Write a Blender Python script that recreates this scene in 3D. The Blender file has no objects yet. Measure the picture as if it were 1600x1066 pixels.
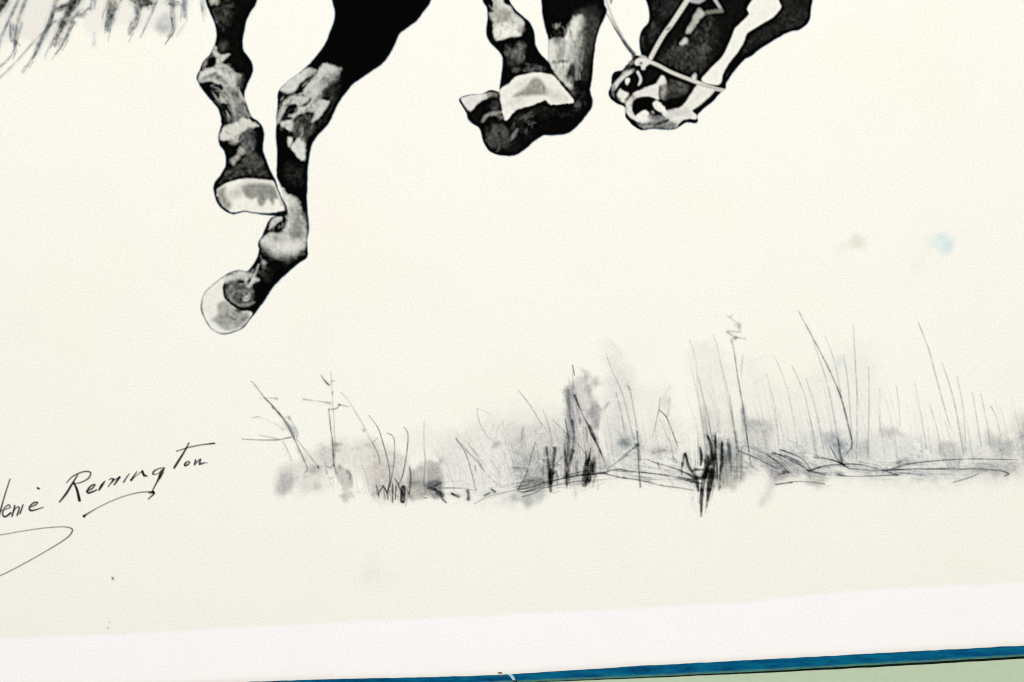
import bpy, math, random
import numpy as np

# ------------------------------------------------------------------ camera, world, light, exposure
scene = bpy.context.scene
col = scene.collection
S = 0.00025                         # metres on the sheet for one unit of the tracing grid
def W(x, y, z=0.0):                 # tracing grid -> metres, sheet lies on the table (z up)
    return ((x - 800) * S, (533 - y) * S, z)

cam_d = bpy.data.cameras.new('camera')
cam = bpy.data.objects.new('camera', cam_d); col.objects.link(cam)
cam_d.lens = 50; cam_d.sensor_width = 36
cam.location = (0, 0, 1600 * S * 50 / 36)
cam_d.clip_start = 0.01; cam_d.clip_end = 50
scene.camera = cam

world = bpy.data.worlds.new('World'); scene.world = world
world.use_nodes = True
world.node_tree.nodes['Background'].inputs[0].default_value = (1.0, 0.98, 0.96, 1)
world.node_tree.nodes['Background'].inputs[1].default_value = 0.13

ld = bpy.data.lights.new('room_lamp', 'AREA')
ld.shape = 'DISK'; ld.size = 0.32; ld.energy = 33.5; ld.color = (1.0, 0.995, 0.985)
lamp = bpy.data.objects.new('room_lamp', ld); col.objects.link(lamp)
lamp.location = (0.02, 0.58, 1.75)
d = np.array((0.02, 0.06, 0.0)) - np.array(lamp.location)
from mathutils import Vector
lamp.rotation_euler = Vector(d).to_track_quat('-Z', 'Y').to_euler()

scene.cycles.filter_width = 1.05
vs = scene.view_settings
vs.view_transform = 'Standard'; vs.look = 'None'; vs.exposure = 0.0; vs.gamma = 1.0
vs.use_curve_mapping = False

# ------------------------------------------------------------------ materials
def lin(c):
    c = np.asarray(c, float)
    return np.where(c <= 0.04045, c / 12.92, ((c + 0.055) / 1.055) ** 2.4)

class NT:
    def __init__(s, name):
        s.m = bpy.data.materials.new(name); s.m.use_nodes = True
        s.t = s.m.node_tree; s.b = s.t.nodes['Principled BSDF']
        s.co = s.n('ShaderNodeTexCoord')
    def n(s, k, **kw):
        q = s.t.nodes.new(k)
        for a, v in kw.items(): setattr(q, a, v)
        return q
    def l(s, a, b): s.t.links.new(a, b)
    def noise(s, scale, detail=2, rough=0.5, stretch=None):
        q = s.n('ShaderNodeTexNoise'); q.inputs['Scale'].default_value = scale
        q.inputs['Detail'].default_value = detail; q.inputs['Roughness'].default_value = rough
        if stretch:
            mp = s.n('ShaderNodeMapping'); mp.inputs['Scale'].default_value = stretch
            mp.inputs['Rotation'].default_value = (0, 0, math.radians(-3.1))
            s.l(s.co.outputs['Object'], mp.inputs['Vector']); s.l(mp.outputs[0], q.inputs['Vector'])
        else:
            s.l(s.co.outputs['Object'], q.inputs['Vector'])
        return q
    def rng(s, src, a, b, c, d):
        q = s.n('ShaderNodeMapRange')
        for i, v in zip((1, 2, 3, 4), (a, b, c, d)): q.inputs[i].default_value = v
        s.l(src, q.inputs[0]); return q.outputs[0]
    def mix(s, fac, a, b, mode='MIX'):
        q = s.n('ShaderNodeMix', data_type='RGBA', blend_type=mode)
        for sock, v in ((q.inputs[0], fac), (q.inputs[6], a), (q.inputs[7], b)):
            if isinstance(v, (int, float)): sock.default_value = v
            elif isinstance(v, (tuple, list, np.ndarray)): sock.default_value = (*[float(k) for k in v[:3]], 1)
            else: s.l(v, sock)
        return q.outputs[2]
    def bump(s, h, strength, dist):
        q = s.n('ShaderNodeBump'); q.inputs['Strength'].default_value = strength
        q.inputs['Distance'].default_value = dist
        s.l(h, q.inputs['Height']); s.l(q.outputs[0], s.b.inputs['Normal'])

def paper_nodes(t, base):
    """paper: base colour, faint foxing in several hues, fine tooth"""
    c = base
    big = t.noise(14, 3)
    c = t.mix(t.rng(big.outputs[0], 0.50, 0.75, 0, 0.5), c, np.array(base) * (1.0, 0.985, 0.93))
    pk = t.noise(33, 2, 0.5, (1, 1, 1.7))
    c = t.mix(t.rng(pk.outputs[0], 0.52, 0.75, 0, 0.45), c, np.array(base) * (0.995, 0.965, 0.965))
    gr = t.noise(24, 2, 0.5, (1.3, 1, 3.1))
    c = t.mix(t.rng(gr.outputs[0], 0.52, 0.75, 0, 0.45), c, np.array(base) * (0.965, 0.99, 0.975))
    fine = t.noise(1500, 2, 0.7)
    v = t.rng(fine.outputs[0], 0.25, 0.75, 0.905, 1.095)
    g = t.n('ShaderNodeCombineColor')
    for i in range(3): t.l(v, g.inputs[i])
    c = t.mix(1.0, c, g.outputs[0], 'MULTIPLY')
    hue = t.noise(800, 1, 0.5)
    c = t.mix(0.10, c, hue.outputs['Color'], 'OVERLAY')
    t.b.inputs['Roughness'].default_value = 0.85
    t.b.inputs['Specular IOR Level'].default_value = 0.12
    t.bump(t.noise(700, 3, 0.6).outputs[0], 0.02, 0.0002)
    return c

CREAM = lin((0.950, 0.941, 0.902)); WHITE = lin((0.974, 0.966, 0.966))
def make_paper(name, base, ink=False, fade=None):
    t = NT(name); c = paper_nodes(t, base)
    if ink:
        a = t.n('ShaderNodeAttribute', attribute_name='ink')
        c = t.mix(1.0, c, a.outputs['Color'], 'MULTIPLY')
        t.b.inputs['Specular IOR Level'].default_value = 0.03
    elif fade is not None:
        a = t.n('ShaderNodeAttribute', attribute_name='wear'); n = t.noise(260, 4, 0.7)
        m = t.n('ShaderNodeMath', operation='MULTIPLY'); t.l(a.outputs['Fac'], m.inputs[0]); t.l(t.rng(n.outputs[0], 0.3, 0.6, 0.5, 1.15), m.inputs[1]); m.use_clamp = True
        c = t.mix(m.outputs[0], c, fade)
    t.l(c, t.b.inputs['Base Color']); return t.m
M_CREAM = make_paper('cream_paper', CREAM, fade=WHITE)
M_WHITE = make_paper('white_paper', WHITE, fade=lin((0.972, 0.950, 0.915)))
M_INK = make_paper('ink_on_cream_paper', CREAM, True)

def plain(name, c, c2=None, scale=60, rough=0.7, stretch=None, bump=0):
    t = NT(name)
    if c2 is None: c2 = np.array(c) * 0.8
    n = t.noise(scale, 4, 0.6, stretch)
    t.l(t.mix(t.rng(n.outputs[0], 0.35, 0.68, 0, 1), c, c2), t.b.inputs['Base Color'])
    t.b.inputs['Roughness'].default_value = rough
    t.b.inputs['Specular IOR Level'].default_value = 0.2
    if bump: t.bump(n.outputs[0], bump, 0.0004)
    return t.m

def blue_cloth():
    t = NT('blue_book_cloth')
    c0, c1, c2 = lin((0.0, 0.29, 0.46)), lin((0.02, 0.41, 0.52)), lin((0.0, 0.15, 0.33))
    a = t.noise(60, 4, 0.6, (1, 8, 1)); b = t.noise(120, 3, 0.5, (1, 3, 1)); f = t.noise(1400, 2)
    c = t.mix(t.rng(a.outputs[0], 0.4, 0.65, 0, 1), c0, c1)
    c = t.mix(t.rng(b.outputs[0], 0.50, 0.78, 0, 0.8), c, c2)
    c = t.mix(t.rng(f.outputs[0], 0.5, 0.8, 0, 0.35), c, lin((0.0, 0.48, 0.62)))
    w = t.n('ShaderNodeAttribute', attribute_name='wear')      # rubbed rim shows the greenish board
    n = t.noise(240, 4, 0.7, (1, 4, 1))
    m = t.n('ShaderNodeMath', operation='MULTIPLY'); t.l(w.outputs['Fac'], m.inputs[0])
    t.l(t.rng(n.outputs[0], 0.30, 0.60, 0.25, 1.0), m.inputs[1])
    c = t.mix(m.outputs[0], c, lin((0.40, 0.60, 0.47)))
    t.l(c, t.b.inputs['Base Color'])
    t.b.inputs['Roughness'].default_value = 0.8; t.b.inputs['Specular IOR Level'].default_value = 0.05
    t.bump(t.noise(1500, 2).outputs[0], 0.25, 0.0002)
    return t.m
M_BLUE = blue_cloth()
M_DARK = plain('edge_shade_and_hole', lin((0.05, 0.12, 0.10)), lin((0.02, 0.06, 0.05)), 200, 0.8)  # shadow tone for the strip below the board, also fills the torn hole
M_TABLE = plain('pale_green_painted_top', lin((0.745, 0.805, 0.69)), lin((0.72, 0.785, 0.675)), 500, 0.6)
M_CHIP = plain('bare_pale_board', lin((0.72, 0.84, 0.90)), lin((0.60, 0.74, 0.80)), 400, 0.8)
M_OLIVE = plain('olive_glue_mark', lin((0.42, 0.40, 0.28)), lin((0.25, 0.25, 0.2)), 700, 0.8)

# ------------------------------------------------------------------ object helpers
def mesh_obj(name, verts, faces, mat, parent=None):
    me = bpy.data.meshes.new(name); me.from_pydata([tuple(v) for v in verts], [], faces); me.update()
    me.materials.append(mat)
    o = bpy.data.objects.new(name, me); col.objects.link(o)
    if parent: o.parent = parent; o.matrix_parent_inverse = parent.matrix_world.inverted()
    return o

Z_TABLE = -0.0028
t = mesh_obj('table_top', [(-1.2, -1.2, Z_TABLE), (1.2, -1.2, Z_TABLE), (1.2, 1.2, Z_TABLE), (-1.2, 1.2, Z_TABLE)],
             [(0, 1, 2, 3)], M_TABLE)
t['kind'] = 'structure'

root = bpy.data.objects.new('art_print', None); col.objects.link(root)
root.location = (0, 0, Z_TABLE)
root['label'] = 'cream horse print with white border mounted on blue cloth board, lying on pale green surface'
root['category'] = 'print'
bpy.context.view_layer.update()

# edges traced along the bottom of the print
def curve(pts):
    xs, ys = zip(*pts); return lambda x: float(np.interp(x, xs, ys))
paper_edge = curve([(-800, 1128), (0, 1083), (200, 1074.5), (384, 1066), (500, 1062), (700, 1057.5), (780, 1055), (850, 1050.5), (1000, 1041), (1150, 1033), (1300, 1025), (1450, 1017), (1600, 1009), (2200, 976)])
board_edge = curve([(-800, 1152), (0, 1105), (384, 1086), (700, 1073), (850, 1066), (1000, 1060), (1150, 1052.5), (1300, 1044.5), (1450, 1036), (1600, 1027), (2200, 993)])
cream_edge = curve([(-800, 1039), (0, 999), (150, 993), (300, 985.5), (500, 975), (750, 963), (1000, 951), (1150, 942.5), (1250, 932), (1330, 925), (1450, 917.5), (1600, 911), (2200, 880)])
XS = list(np.arange(-500, 2101, 4.0))
TOP = -900
rs = np.random.RandomState(4)
def smooth_noise(n, k):
    a = rs.randn(n + 8 * k); w = np.hanning(2 * k + 1); w /= w.sum()
    b = np.convolve(a, w, 'same')[4 * k:4 * k + n]; return b / (b.std() + 1e-9)
jp = smooth_noise(len(XS), 3) * 0.2; jb = smooth_noise(len(XS), 6) * 0.16; jc = smooth_noise(len(XS), 4) * 0.5

def strip_sheet(name, rows, mat, wear=None):
    """rows: list of (function i,x -> y offset grid, z); quads between successive rows"""
    v, f, wv = [], [], []
    n = len(XS)
    for k, (fn, z) in enumerate(rows):
        for i, x in enumerate(XS):
            v.append(W(x, fn(i, x), z(i) if callable(z) else z)); wv.append(wear[k] if wear else 0)
    for k in range(len(rows) - 1):
        for i in range(n - 1):
            a = k * n + i; f.append((a, a + n, a + n + 1, a + 1))
    o = mesh_obj(name, v, f, mat, root)
    if wear:
        at = o.data.attributes.new('wear', 'FLOAT', 'POINT'); at.data.foreach_set('value', np.array(wv, 'f'))
    for p in o.data.polygons: p.use_smooth = True
    return o

# blue cloth board: flat face, rounded rim, side, tucked under
B = lambda off: (lambda i, x: board_edge(x) + jb[i] + off)
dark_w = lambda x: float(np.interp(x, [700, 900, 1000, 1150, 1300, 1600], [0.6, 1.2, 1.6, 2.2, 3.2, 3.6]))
strip_sheet('backing_board', [(lambda i, x: TOP - 20, -0.0004), (B(-60), -0.0004), (B(-5.5), -0.0004), (B(-3.4), -0.00042), (B(-1.6), -0.00055),
             (B(-0.4), -0.0009), (B(0), -0.0014), (B(-0.5), -0.0018)], M_BLUE, [0, 0, 0, 0.55, 1, 1, 1, 1])
strip_sheet('edge_shade_strip', [(lambda i, x: TOP - 20, -0.0019), (B(-30), -0.0019),  # added dark strip, stands in for the shadow line along the board edge
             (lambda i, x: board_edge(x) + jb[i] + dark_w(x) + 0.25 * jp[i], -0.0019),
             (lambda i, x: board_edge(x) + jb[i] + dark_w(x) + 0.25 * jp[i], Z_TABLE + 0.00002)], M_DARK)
# white sheet with a real paper edge, and the cream printed field on it
P = lambda off: (lambda i, x: paper_edge(x) + jp[i] + off)
strip_sheet('white_sheet', [(lambda i, x: TOP, 0), (P(-40), 0), (P(-22), 0), (P(-10), 0), (P(-0.8), 0), (P(0), -0.00012), (P(0), -0.00039)], M_WHITE, [0, 0, .1, .45, .8, .9, 1])
C = lambda off: (lambda i, x: cream_edge(x) + jc[i] + off)
strip_sheet('cream_field', [(lambda i, x: TOP + 60, 0.00004), (C(-40), 0.00004), (C(-3), 0.00004), (C(1.5), 0.00004)], M_CREAM, [0, 0, 0, 1])

# chip torn out of the cloth at the lower edge
def blob(name, pts, z0, z1, mat):
    n = len(pts); c = np.mean(pts, 0)
    v = [W(x, y, z0) for x, y in pts] + [W(*(c + (np.array(p) - c) * 0.75), z1) for p in pts]
    f = [tuple(range(2 * n - 1, n - 1, -1))] + [(i, i + n, (i + 1) % n + n, (i + 1) % n) for i in range(n)]
    f = [q[::-1] for q in f[:1]] + f[1:]
    return mesh_obj(name, v, f, mat, root)
blob('torn_chip', [(791, 1052.5), (796, 1052), (800, 1053.5), (804, 1059), (806, 1064), (801, 1063.5), (797, 1058)], -0.00039, 0.0001, M_CHIP)
blob('torn_hole', [(802, 1064), (807, 1063), (809, 1067), (806, 1071), (802, 1070)], -0.00039, -0.00035, M_DARK)
blob('glue_mark', [(777, 1051.5), (781, 1050), (785, 1051), (784, 1053), (780, 1052.6), (778, 1053)], 0.00003, 0.00006, M_OLIVE)
blob('glue_mark', [(780, 1054), (785, 1055), (789, 1054.5), (786, 1057), (781, 1056.4)], 0.00003, 0.00006, M_OLIVE)

# ------------------------------------------------------------------ the drawing: a small ink painter on the sheet's own grid
X0, Y0, NX, NY = -40, -110, 1690, 1130
MUL = np.ones((NY, NX, 3), np.float32)         # ink multiplies the paper colour
COV = np.zeros((NY, NX), np.float32)
IDM = np.zeros((NY, NX), np.int16)
PARTS = []                                     # (name, parent index, label)
def part(name, parent=None, label=None):
    PARTS.append((name, parent, label)); return len(PARTS)

rng = np.random.RandomState(11)
def vnoise(cell, sx=1, sy=1):
    gx, gy = int(NX / (cell * sx)) + 4, int(NY / (cell * sy)) + 4
    g = rng.rand(gy, gx).astype(np.float32)
    xs = np.arange(NX) / (cell * sx); ys = np.arange(NY) / (cell * sy)
    xi = xs.astype(int); yi = ys.astype(int); fx = (xs - xi); fy = (ys - yi)
    fx = (fx * fx * (3 - 2 * fx))[None]; fy = (fy * fy * (3 - 2 * fy))[:, None]
    a = g[yi][:, xi]; b = g[yi][:, xi + 1]; c = g[yi + 1][:, xi]; e = g[yi + 1][:, xi + 1]
    return ((a * (1 - fx) + b * fx) * (1 - fy) + (c * (1 - fx) + e * fx) * fy).astype(np.float32)
N2, N5, N12, N40 = vnoise(2), vnoise(5), vnoise(12), vnoise(40)
NV = vnoise(3, 1, 5); NS = vnoise(3, 3, 1)
NF = (N2 * 0.35 + N5 * 0.4 + N12 * 0.25)

def smooth(pts, closed, step=1.6):
    p = np.array(pts, float); n = len(p)
    if n < 3: return np.array([p[0] + (p[-1] - p[0]) * u for u in np.linspace(0, 1, 8)]) if n == 2 else p
    out = []
    for i in range(n if closed else n - 1):
        if closed: a, b, c, e = p[i - 1], p[i], p[(i + 1) % n], p[(i + 2) % n]
        else: a, b, c, e = p[max(i - 1, 0)], p[i], p[i + 1], p[min(i + 2, n - 1)]
        m = max(2, int(np.hypot(*(c - b)[:2]) / step / 2))
        for u in np.arange(m) / m:
            q = 0.5 * (2 * b + (c - a) * u + (2 * a - 5 * b + 4 * c - e) * u * u + (3 * b - a - 3 * c + e) * u ** 3)
            if p.shape[1] > 2: q[2:] = b[2:] + (c[2:] - b[2:]) * u
            out.append(q)
    if not closed: out.append(p[-1])
    return np.array(out)

def box(pts, pad):
    x0 = max(int(pts[:, 0].min() - pad) - X0, 0); x1 = min(int(pts[:, 0].max() + pad) + 2 - X0, NX)
    y0 = max(int(pts[:, 1].min() - pad) - Y0, 0); y1 = min(int(pts[:, 1].max() + pad) + 2 - Y0, NY)
    if x1 <= x0 or y1 <= y0: return None
    sl = (slice(y0, y1), slice(x0, x1))
    return sl, (np.arange(x0, x1) + X0).astype(np.float32)[None], (np.arange(y0, y1) + Y0).astype(np.float32)[:, None]

def seg_dist(gx, gy, a, b):
    dx, dy = b - a; L = dx * dx + dy * dy + 1e-9
    u = np.clip(((gx - a[0]) * dx + (gy - a[1]) * dy) / L, 0, 1)
    return np.hypot(gx - a[0] - u * dx, gy - a[1] - u * dy), u

def sdf(poly, gx, gy):
    dmin = np.full((gy.shape[0], gx.shape[1]), 1e9, np.float32); ins = np.zeros_like(dmin, bool)
    n = len(poly)
    for i in range(n):
        a, b = poly[i], poly[(i + 1) % n]
        dmin = np.minimum(dmin, seg_dist(gx, gy, a, b)[0])
        if a[1] != b[1]:
            c = ((a[1] > gy) != (b[1] > gy)) & (gx < (b[0] - a[0]) * (gy - a[1]) / (b[1] - a[1]) + a[0])
            ins ^= c
    return np.where(ins, dmin, -dmin)

COOL = np.array((0.965, 1.0, 1.04)); NEUT = np.array((0.995, 1.005, 1.0)); LILAC = np.array((0.993, 0.985, 1.025)); OLIVE = np.array((1.0, 1.0, 0.965)); NAVY = np.array((0.70, 1.0, 1.5)); GREY = np.array((0.985, 1.0, 1.005))
def ink(tone, tint=NEUT):
    t_ = np.asarray(tone, np.float32)
    t3 = t_[..., None] * (1 + (tint - 1) * np.clip((1 - t_) * 4, 0, 1)[..., None])
    return lin(np.clip(t3, 0.0, 1.0)).astype(np.float32)

def apply(sl, cov, tone, tint, mott, pid, clip, mul, tex):
    if clip is not None: cov = cov * np.isin(IDM[sl], clip) * np.clip(COV[sl] * 1.2, 0, 1)
    tt = np.clip(tone + (tex[sl] - 0.5) * 2 * mott, 0, 1)
    k = ink(tt, tint); c = cov[..., None]
    if mul: MUL[sl] *= 1 + (k - 1) * c
    else: MUL[sl] = MUL[sl] * (1 - c) + k * c
    if clip is None and not mul and tone < 0.1:      # painted bluish lens fringe where the black ink meets the paper
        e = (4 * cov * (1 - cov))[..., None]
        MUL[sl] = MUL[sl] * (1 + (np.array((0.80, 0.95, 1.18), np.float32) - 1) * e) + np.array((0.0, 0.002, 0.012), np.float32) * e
    if pid and clip is None:
        thr = cov > 0.06
        IDM[sl][thr] = pid
        COV[sl] = np.maximum(COV[sl], cov)
    elif pid:
        thr = cov > 0.4
        IDM[sl][thr] = pid

def fill(pts, tone, pid=0, f=1.6, op=1.0, tint=NEUT, mott=0.0, clip=None, mul=False, rough=0.9, tex=None, sm=True, patchy=False):
    p = smooth(pts, True, 2.2) if sm else np.array(pts, float)
    b = box(p, f * 2 + 3)
    if b is None: return
    sl, gx, gy = b
    if clip is not None and rough < 1:
        if not pid and tone < .92: f = f * 1.25
        rough = rough * (0.75 if not pid else 0.4)
        s = sdf(p, gx, gy) + (N5[sl] - 0.5) * 2.6 * rough + (N2[sl] - 0.5) * 1.0 * rough + (N12[sl] - 0.5) * 1.5 * rough
    elif mul: s = sdf(p, gx, gy) + (N5[sl] - 0.5) * 0.9 * rough + (N12[sl] - 0.5) * 2.0 * rough + (N40[sl] - 0.5) * 1.2 * rough
    else: s = sdf(p, gx, gy) + (N5[sl] - 0.5) * 2 * rough + (N12[sl] - 0.5) * 0.8 * rough
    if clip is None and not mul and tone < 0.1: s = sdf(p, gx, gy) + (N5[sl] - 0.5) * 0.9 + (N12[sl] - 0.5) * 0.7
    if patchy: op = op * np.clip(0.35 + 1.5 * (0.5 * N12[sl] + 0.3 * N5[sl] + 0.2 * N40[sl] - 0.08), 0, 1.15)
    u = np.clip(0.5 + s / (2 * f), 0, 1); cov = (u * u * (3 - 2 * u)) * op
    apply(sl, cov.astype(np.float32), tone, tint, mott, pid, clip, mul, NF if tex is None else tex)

def stroke(pts, w, tone, pid=0, op=1.0, f=0.9, tint=COOL, clip=None, mul=True, jit=0.35, mott=0.0, dry=0.0):
    n = len(pts); w = np.interp(np.linspace(0, 1, n), np.linspace(0, 1, len(w)), w) if hasattr(w, '__len__') else np.full(n, w)
    o = np.interp(np.linspace(0, 1, n), np.linspace(0, 1, len(op)), op) if hasattr(op, '__len__') else np.full(n, op)
    p = smooth([(x, y, a, c) for (x, y), a, c in zip(pts, w, o)], False)
    b = box(p, w.max() + 4)
    if b is None: return
    sl, gx, gy = b
    best = np.zeros((gy.shape[0], gx.shape[1]), np.float32)
    for i in range(len(p) - 1):
        a, c = p[i], p[i + 1]
        dist, u = seg_dist(gx, gy, a[:2], c[:2])
        ww = a[2] + (c[2] - a[2]) * u
        q = np.clip(0.5 + (ww / 2 - dist) / (2 * f), 0, 1) * np.minimum(1, 0.35 + ww) * (a[3] + (c[3] - a[3]) * u)
        best = np.maximum(best, q)
    best = best * np.clip(1.12 - jit * (0.75 * N5[sl] + 0.85 * N12[sl] + 0.3 * N2[sl]), 0, 1)
    if dry: best = best * np.clip(1.3 - dry * 2 * NV[sl], 0, 1)
    apply(sl, best.astype(np.float32), tone, tint, mott, pid, clip, mul, NF)

def ell(cx, cy, rx, ry, ang=0, n=12, j=0.12, seed=0):
    r = random.Random(seed + int(cx * 7 + cy * 13)); a = math.radians(ang); out = []
    for i in range(n):
        q = 2 * math.pi * i / n; k = 1 + r.uniform(-j, j)
        x, y = rx * k * math.cos(q), ry * k * math.sin(q)
        out.append((cx + x * math.cos(a) - y * math.sin(a), cy + x * math.sin(a) + y * math.cos(a)))
    return out
def T(ox, oy, s): return lambda pts: [(ox + x / s, oy + y / s) for x, y in pts]

def dabs(poly, n, tones, w, ln, ang, clip, seed=1, op=(.4, .8), spread=25):
    r = random.Random(seed); P_ = np.array(poly, float); x0, y0 = P_.min(0); x1, y1 = P_.max(0); k = 0
    while k < n:
        x, y = r.uniform(x0, x1), r.uniform(y0, y1); ins = False
        for i in range(len(P_)):
            a, b = P_[i - 1], P_[i]
            if (a[1] > y) != (b[1] > y) and x < (b[0] - a[0]) * (y - a[1]) / (b[1] - a[1]) + a[0]: ins = not ins
        k += 1
        if not ins: continue
        a = math.radians(ang + r.uniform(-spread, spread)); l = ln * r.uniform(.5, 1.3) / 2
        bend = r.uniform(-1.2, 1.2)
        stroke([(x - l * math.cos(a), y - l * math.sin(a)), (x + bend * math.sin(a), y - bend * math.cos(a)), (x + l * math.cos(a), y + l * math.sin(a))],
               [w * .5, w * r.uniform(.7, 1.3), w * .3], r.choice(tones), 0, r.uniform(*op), 1.3, GREY, clip, False, .3)

# ---- parts of the drawing
TAIL = part('horse_tail', None, 'loose grey brushed tail hairs at the top left of the print')
LEGA = part('hind_leg', None, 'grey and black hind leg with pale flat hoof')
HOOFA = part('hoof', LEGA)
LEGB = part('hind_leg', None, 'solid black hind leg bent back, sole of its hoof showing')
HOOFB = part('hoof', LEGB)
LEGD = part('foreleg', None, 'folded black foreleg with pale streak, behind the other foreleg')
HOOFD = part('hoof', LEGD)
LEGC = part('foreleg', None, 'foreleg with bright hoof crossing in front of the other')
HOOFC = part('hoof', LEGC)
HEAD = part('horse_head', None, 'black horse muzzle with white blaze and open mouth')
BRIDLE = part('bridle', HEAD)
REIN = part('rein', None, 'thin twisted rein running up from the knot at the bit')
SIGN = part('signature', None, 'thin slanting ink signature with underline flourishes')
STAIN = part('stain', None, 'small pale blue smudge')
STAIN2 = part('stain', None, 'faint grey smudge')
GNAMES = [(560, 'twiggy leaning stems at the left end of the grass'), (705, 'short curved grass blades with dark roots'), (835, 'faint open grass strokes'),
          (950, 'tall grey smudged tuft with dark base strokes'), (1075, 'sparse pale blades with small arch'), (1172, 'darkest dense tuft of vertical strokes'),
          (1290, 'pale upright stems over hatched ground'), (1420, 'fan of long blades meeting at one root'), (9999, 'thin blades over flat looping ground lines')]
GID = [part('grass_tuft', None, n) for _, n in GNAMES]
def gid(x):
    for (lim, _), i in zip(GNAMES, GID):
        if x < lim: return i

# ---------------- tail
z = T(0, 0, 5)
def ts(pts, w, tone, op=0.9, **k):
    tc = np.array((.92, 1.0, 1.07))
    stroke(z(pts), list(np.array(w) * 1.9 + 3), min(tone + .3, .86), TAIL, .38, f=3.0, jit=.7, tint=tc)
    stroke(z(pts), list(np.array(w) * 1.0 + .8), tone, TAIL, op, f=1.5, jit=.5, dry=.12, tint=tc, **k)
    if max(w) > 5:
        r = random.Random(int(pts[0][0])); pp = z(pts)
        for _ in range(7):
            i = r.randrange(len(pp) - 1); u = r.random(); x = pp[i][0] + (pp[i + 1][0] - pp[i][0]) * u; y = pp[i][1] + (pp[i + 1][1] - pp[i][1]) * u
            dx, dy = pp[i + 1][0] - pp[i][0], pp[i + 1][1] - pp[i][1]; L = math.hypot(dx, dy) + 1e-6; o = r.uniform(-1, 1) * max(w) * .7; l = r.uniform(9, 20)
            a = (x - dy / L * o, y + dx / L * o)
            stroke([a, (a[0] + dx / L * l, a[1] + dy / L * l)], [1.6, .8], tone * .8, TAIL, .7, 1.0, tint=tc, jit=.3)
fill(z([(-150, -300), (700, -300), (640, 60), (560, 180), (440, 300), (300, 330), (140, 300), (40, 360), (-150, 500)]), 0.94, TAIL, 8, 0.9, LILAC, mul=True, rough=5)
fill(z([(700, -300), (1500, -300), (1480, 60), (1330, 250), (1240, 240), (900, 200), (700, 260), (640, 120)]), 0.95, TAIL, 8, 0.8, LILAC, mul=True)
ts([(330, -400), (200, 0), (150, 130), (120, 260), (118, 380), (95, 430), (0, 520), (-120, 620)], [6, 5, 4, 4, 2.5, 2, 1.5], 0.5)
ts([(170, 180), (140, 290), (118, 385)], [4, 2], 0.5)
ts([(90, 190), (85, 290), (120, 330)], [6, 5, 3], 0.6, 0.8)
ts([(260, -350), (130, 30), (60, 180), (0, 300), (-60, 420)], [5, 4, 3, 2], 0.55)
ts([(110, 60), (40, 230), (-20, 400)], [4, 2], 0.7)
ts([(160, -380), (60, -60), (0, 60), (-60, 130)], [11, 11, 9], 0.1, 1.0)
ts([(160, -380), (60, -40), (-20, 80)], [10, 8], 0.15, 1.0)
ts([(500, -200), (425, 60), (385, 190), (315, 330), (280, 415), (230, 490), (180, 570)], [5, 6, 7, 6, 4, 1.5, 1], 0.42)
ts([(420, 100), (360, 230), (300, 370)], [3, 3], 0.5)
ts([(440, 160), (300, 290), (210, 390), (130, 480), (60, 550), (0, 605), (-80, 670)], [1.5, 2, 1.5, 2, 1.5], 0.5)
ts([(700, -300), (610, -10), (545, 90), (490, 190), (450, 280), (425, 350)], [12, 10, 9, 8, 6, 4], 0.12, [1, 1, .9, .8])
ts([(640, -120), (570, 10), (510, 140), (470, 240)], [8, 9, 6], 0.25, 0.8)
ts([(480, 50), (550, 20), (620, -20)], [5, 5], 0.3)
ts([(430, 80), (500, 60)], [6, 4], 0.45)
ts([(570, 180), (525, 280), (480, 360), (440, 420)], [7, 5, 3, 1], 0.45)
ts([(500, 200), (560, 150), (600, 120)], [5, 4], 0.5)
fill(z(ell(635, 110, 42, 34)), 0.62, TAIL, 4, 0.9, COOL, mul=True); fill(z(ell(640, 95, 18, 16)), 0.97, TAIL, 3, 0.7)
ts([(740, -100), (730, 40), (690, 70)], [7, 8, 5], 0.7, 0.8)
ts([(920, -300), (885, -10), (868, 60), (850, 120)], [14, 14, 12, 9], 0.18, [1, 1, .8])
ts([(950, -20), (910, 60), (870, 130)], [4, 4], 0.4)
ts([(870, 110), (850, 170), (840, 225)], [12, 11, 9], 0.6, 0.9)
ts([(1010, -60), (1080, 15), (1170, 20)], [10, 11, 9], 0.06, 1.0)
ts([(1130, -200), (1140, -20), (1150, 35)], [16, 12, 6], 0.06, 1.0)
ts([(1100, 50), (1070, 140), (1050, 190), (1010, 265)], [7, 7, 8, 4], 0.36)
ts([(1240, -40), (1200, 70), (1160, 160), (1100, 290)], [4, 3, 2, 1.2], 0.55)
ts([(1060, 60), (1075, 150)], [5, 3], 0.5)
ts([(1350, -300), (1345, 0), (1350, 120), (1360, 200), (1345, 250), (1315, 290)], [7, 7, 7, 5, 3], 0.4, 0.8)
fill(z(ell(1285, 185, 58, 75, 10)), 0.8, TAIL, 8, 0.9, COOL, mul=True, rough=3, patchy=True)
ts([(1310, 20), (1350, 30)], [9, 9], 0.5, .6)
ts([(1440, -200), (1443, 10), (1440, 130)], [8, 8, 4], 0.55, 0.85)
ts([(1570, -100), (1575, 10), (1590, 75)], [6, 6, 2], 0.7, 0.8)
ts([(1440, 190), (1380, 280)], [2, 1.5], 0.8)
ts([(740, 270), (735, 350)], [5, 3], 0.85); ts([(400, 330), (350, 450)], [3, 1], 0.8)

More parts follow.
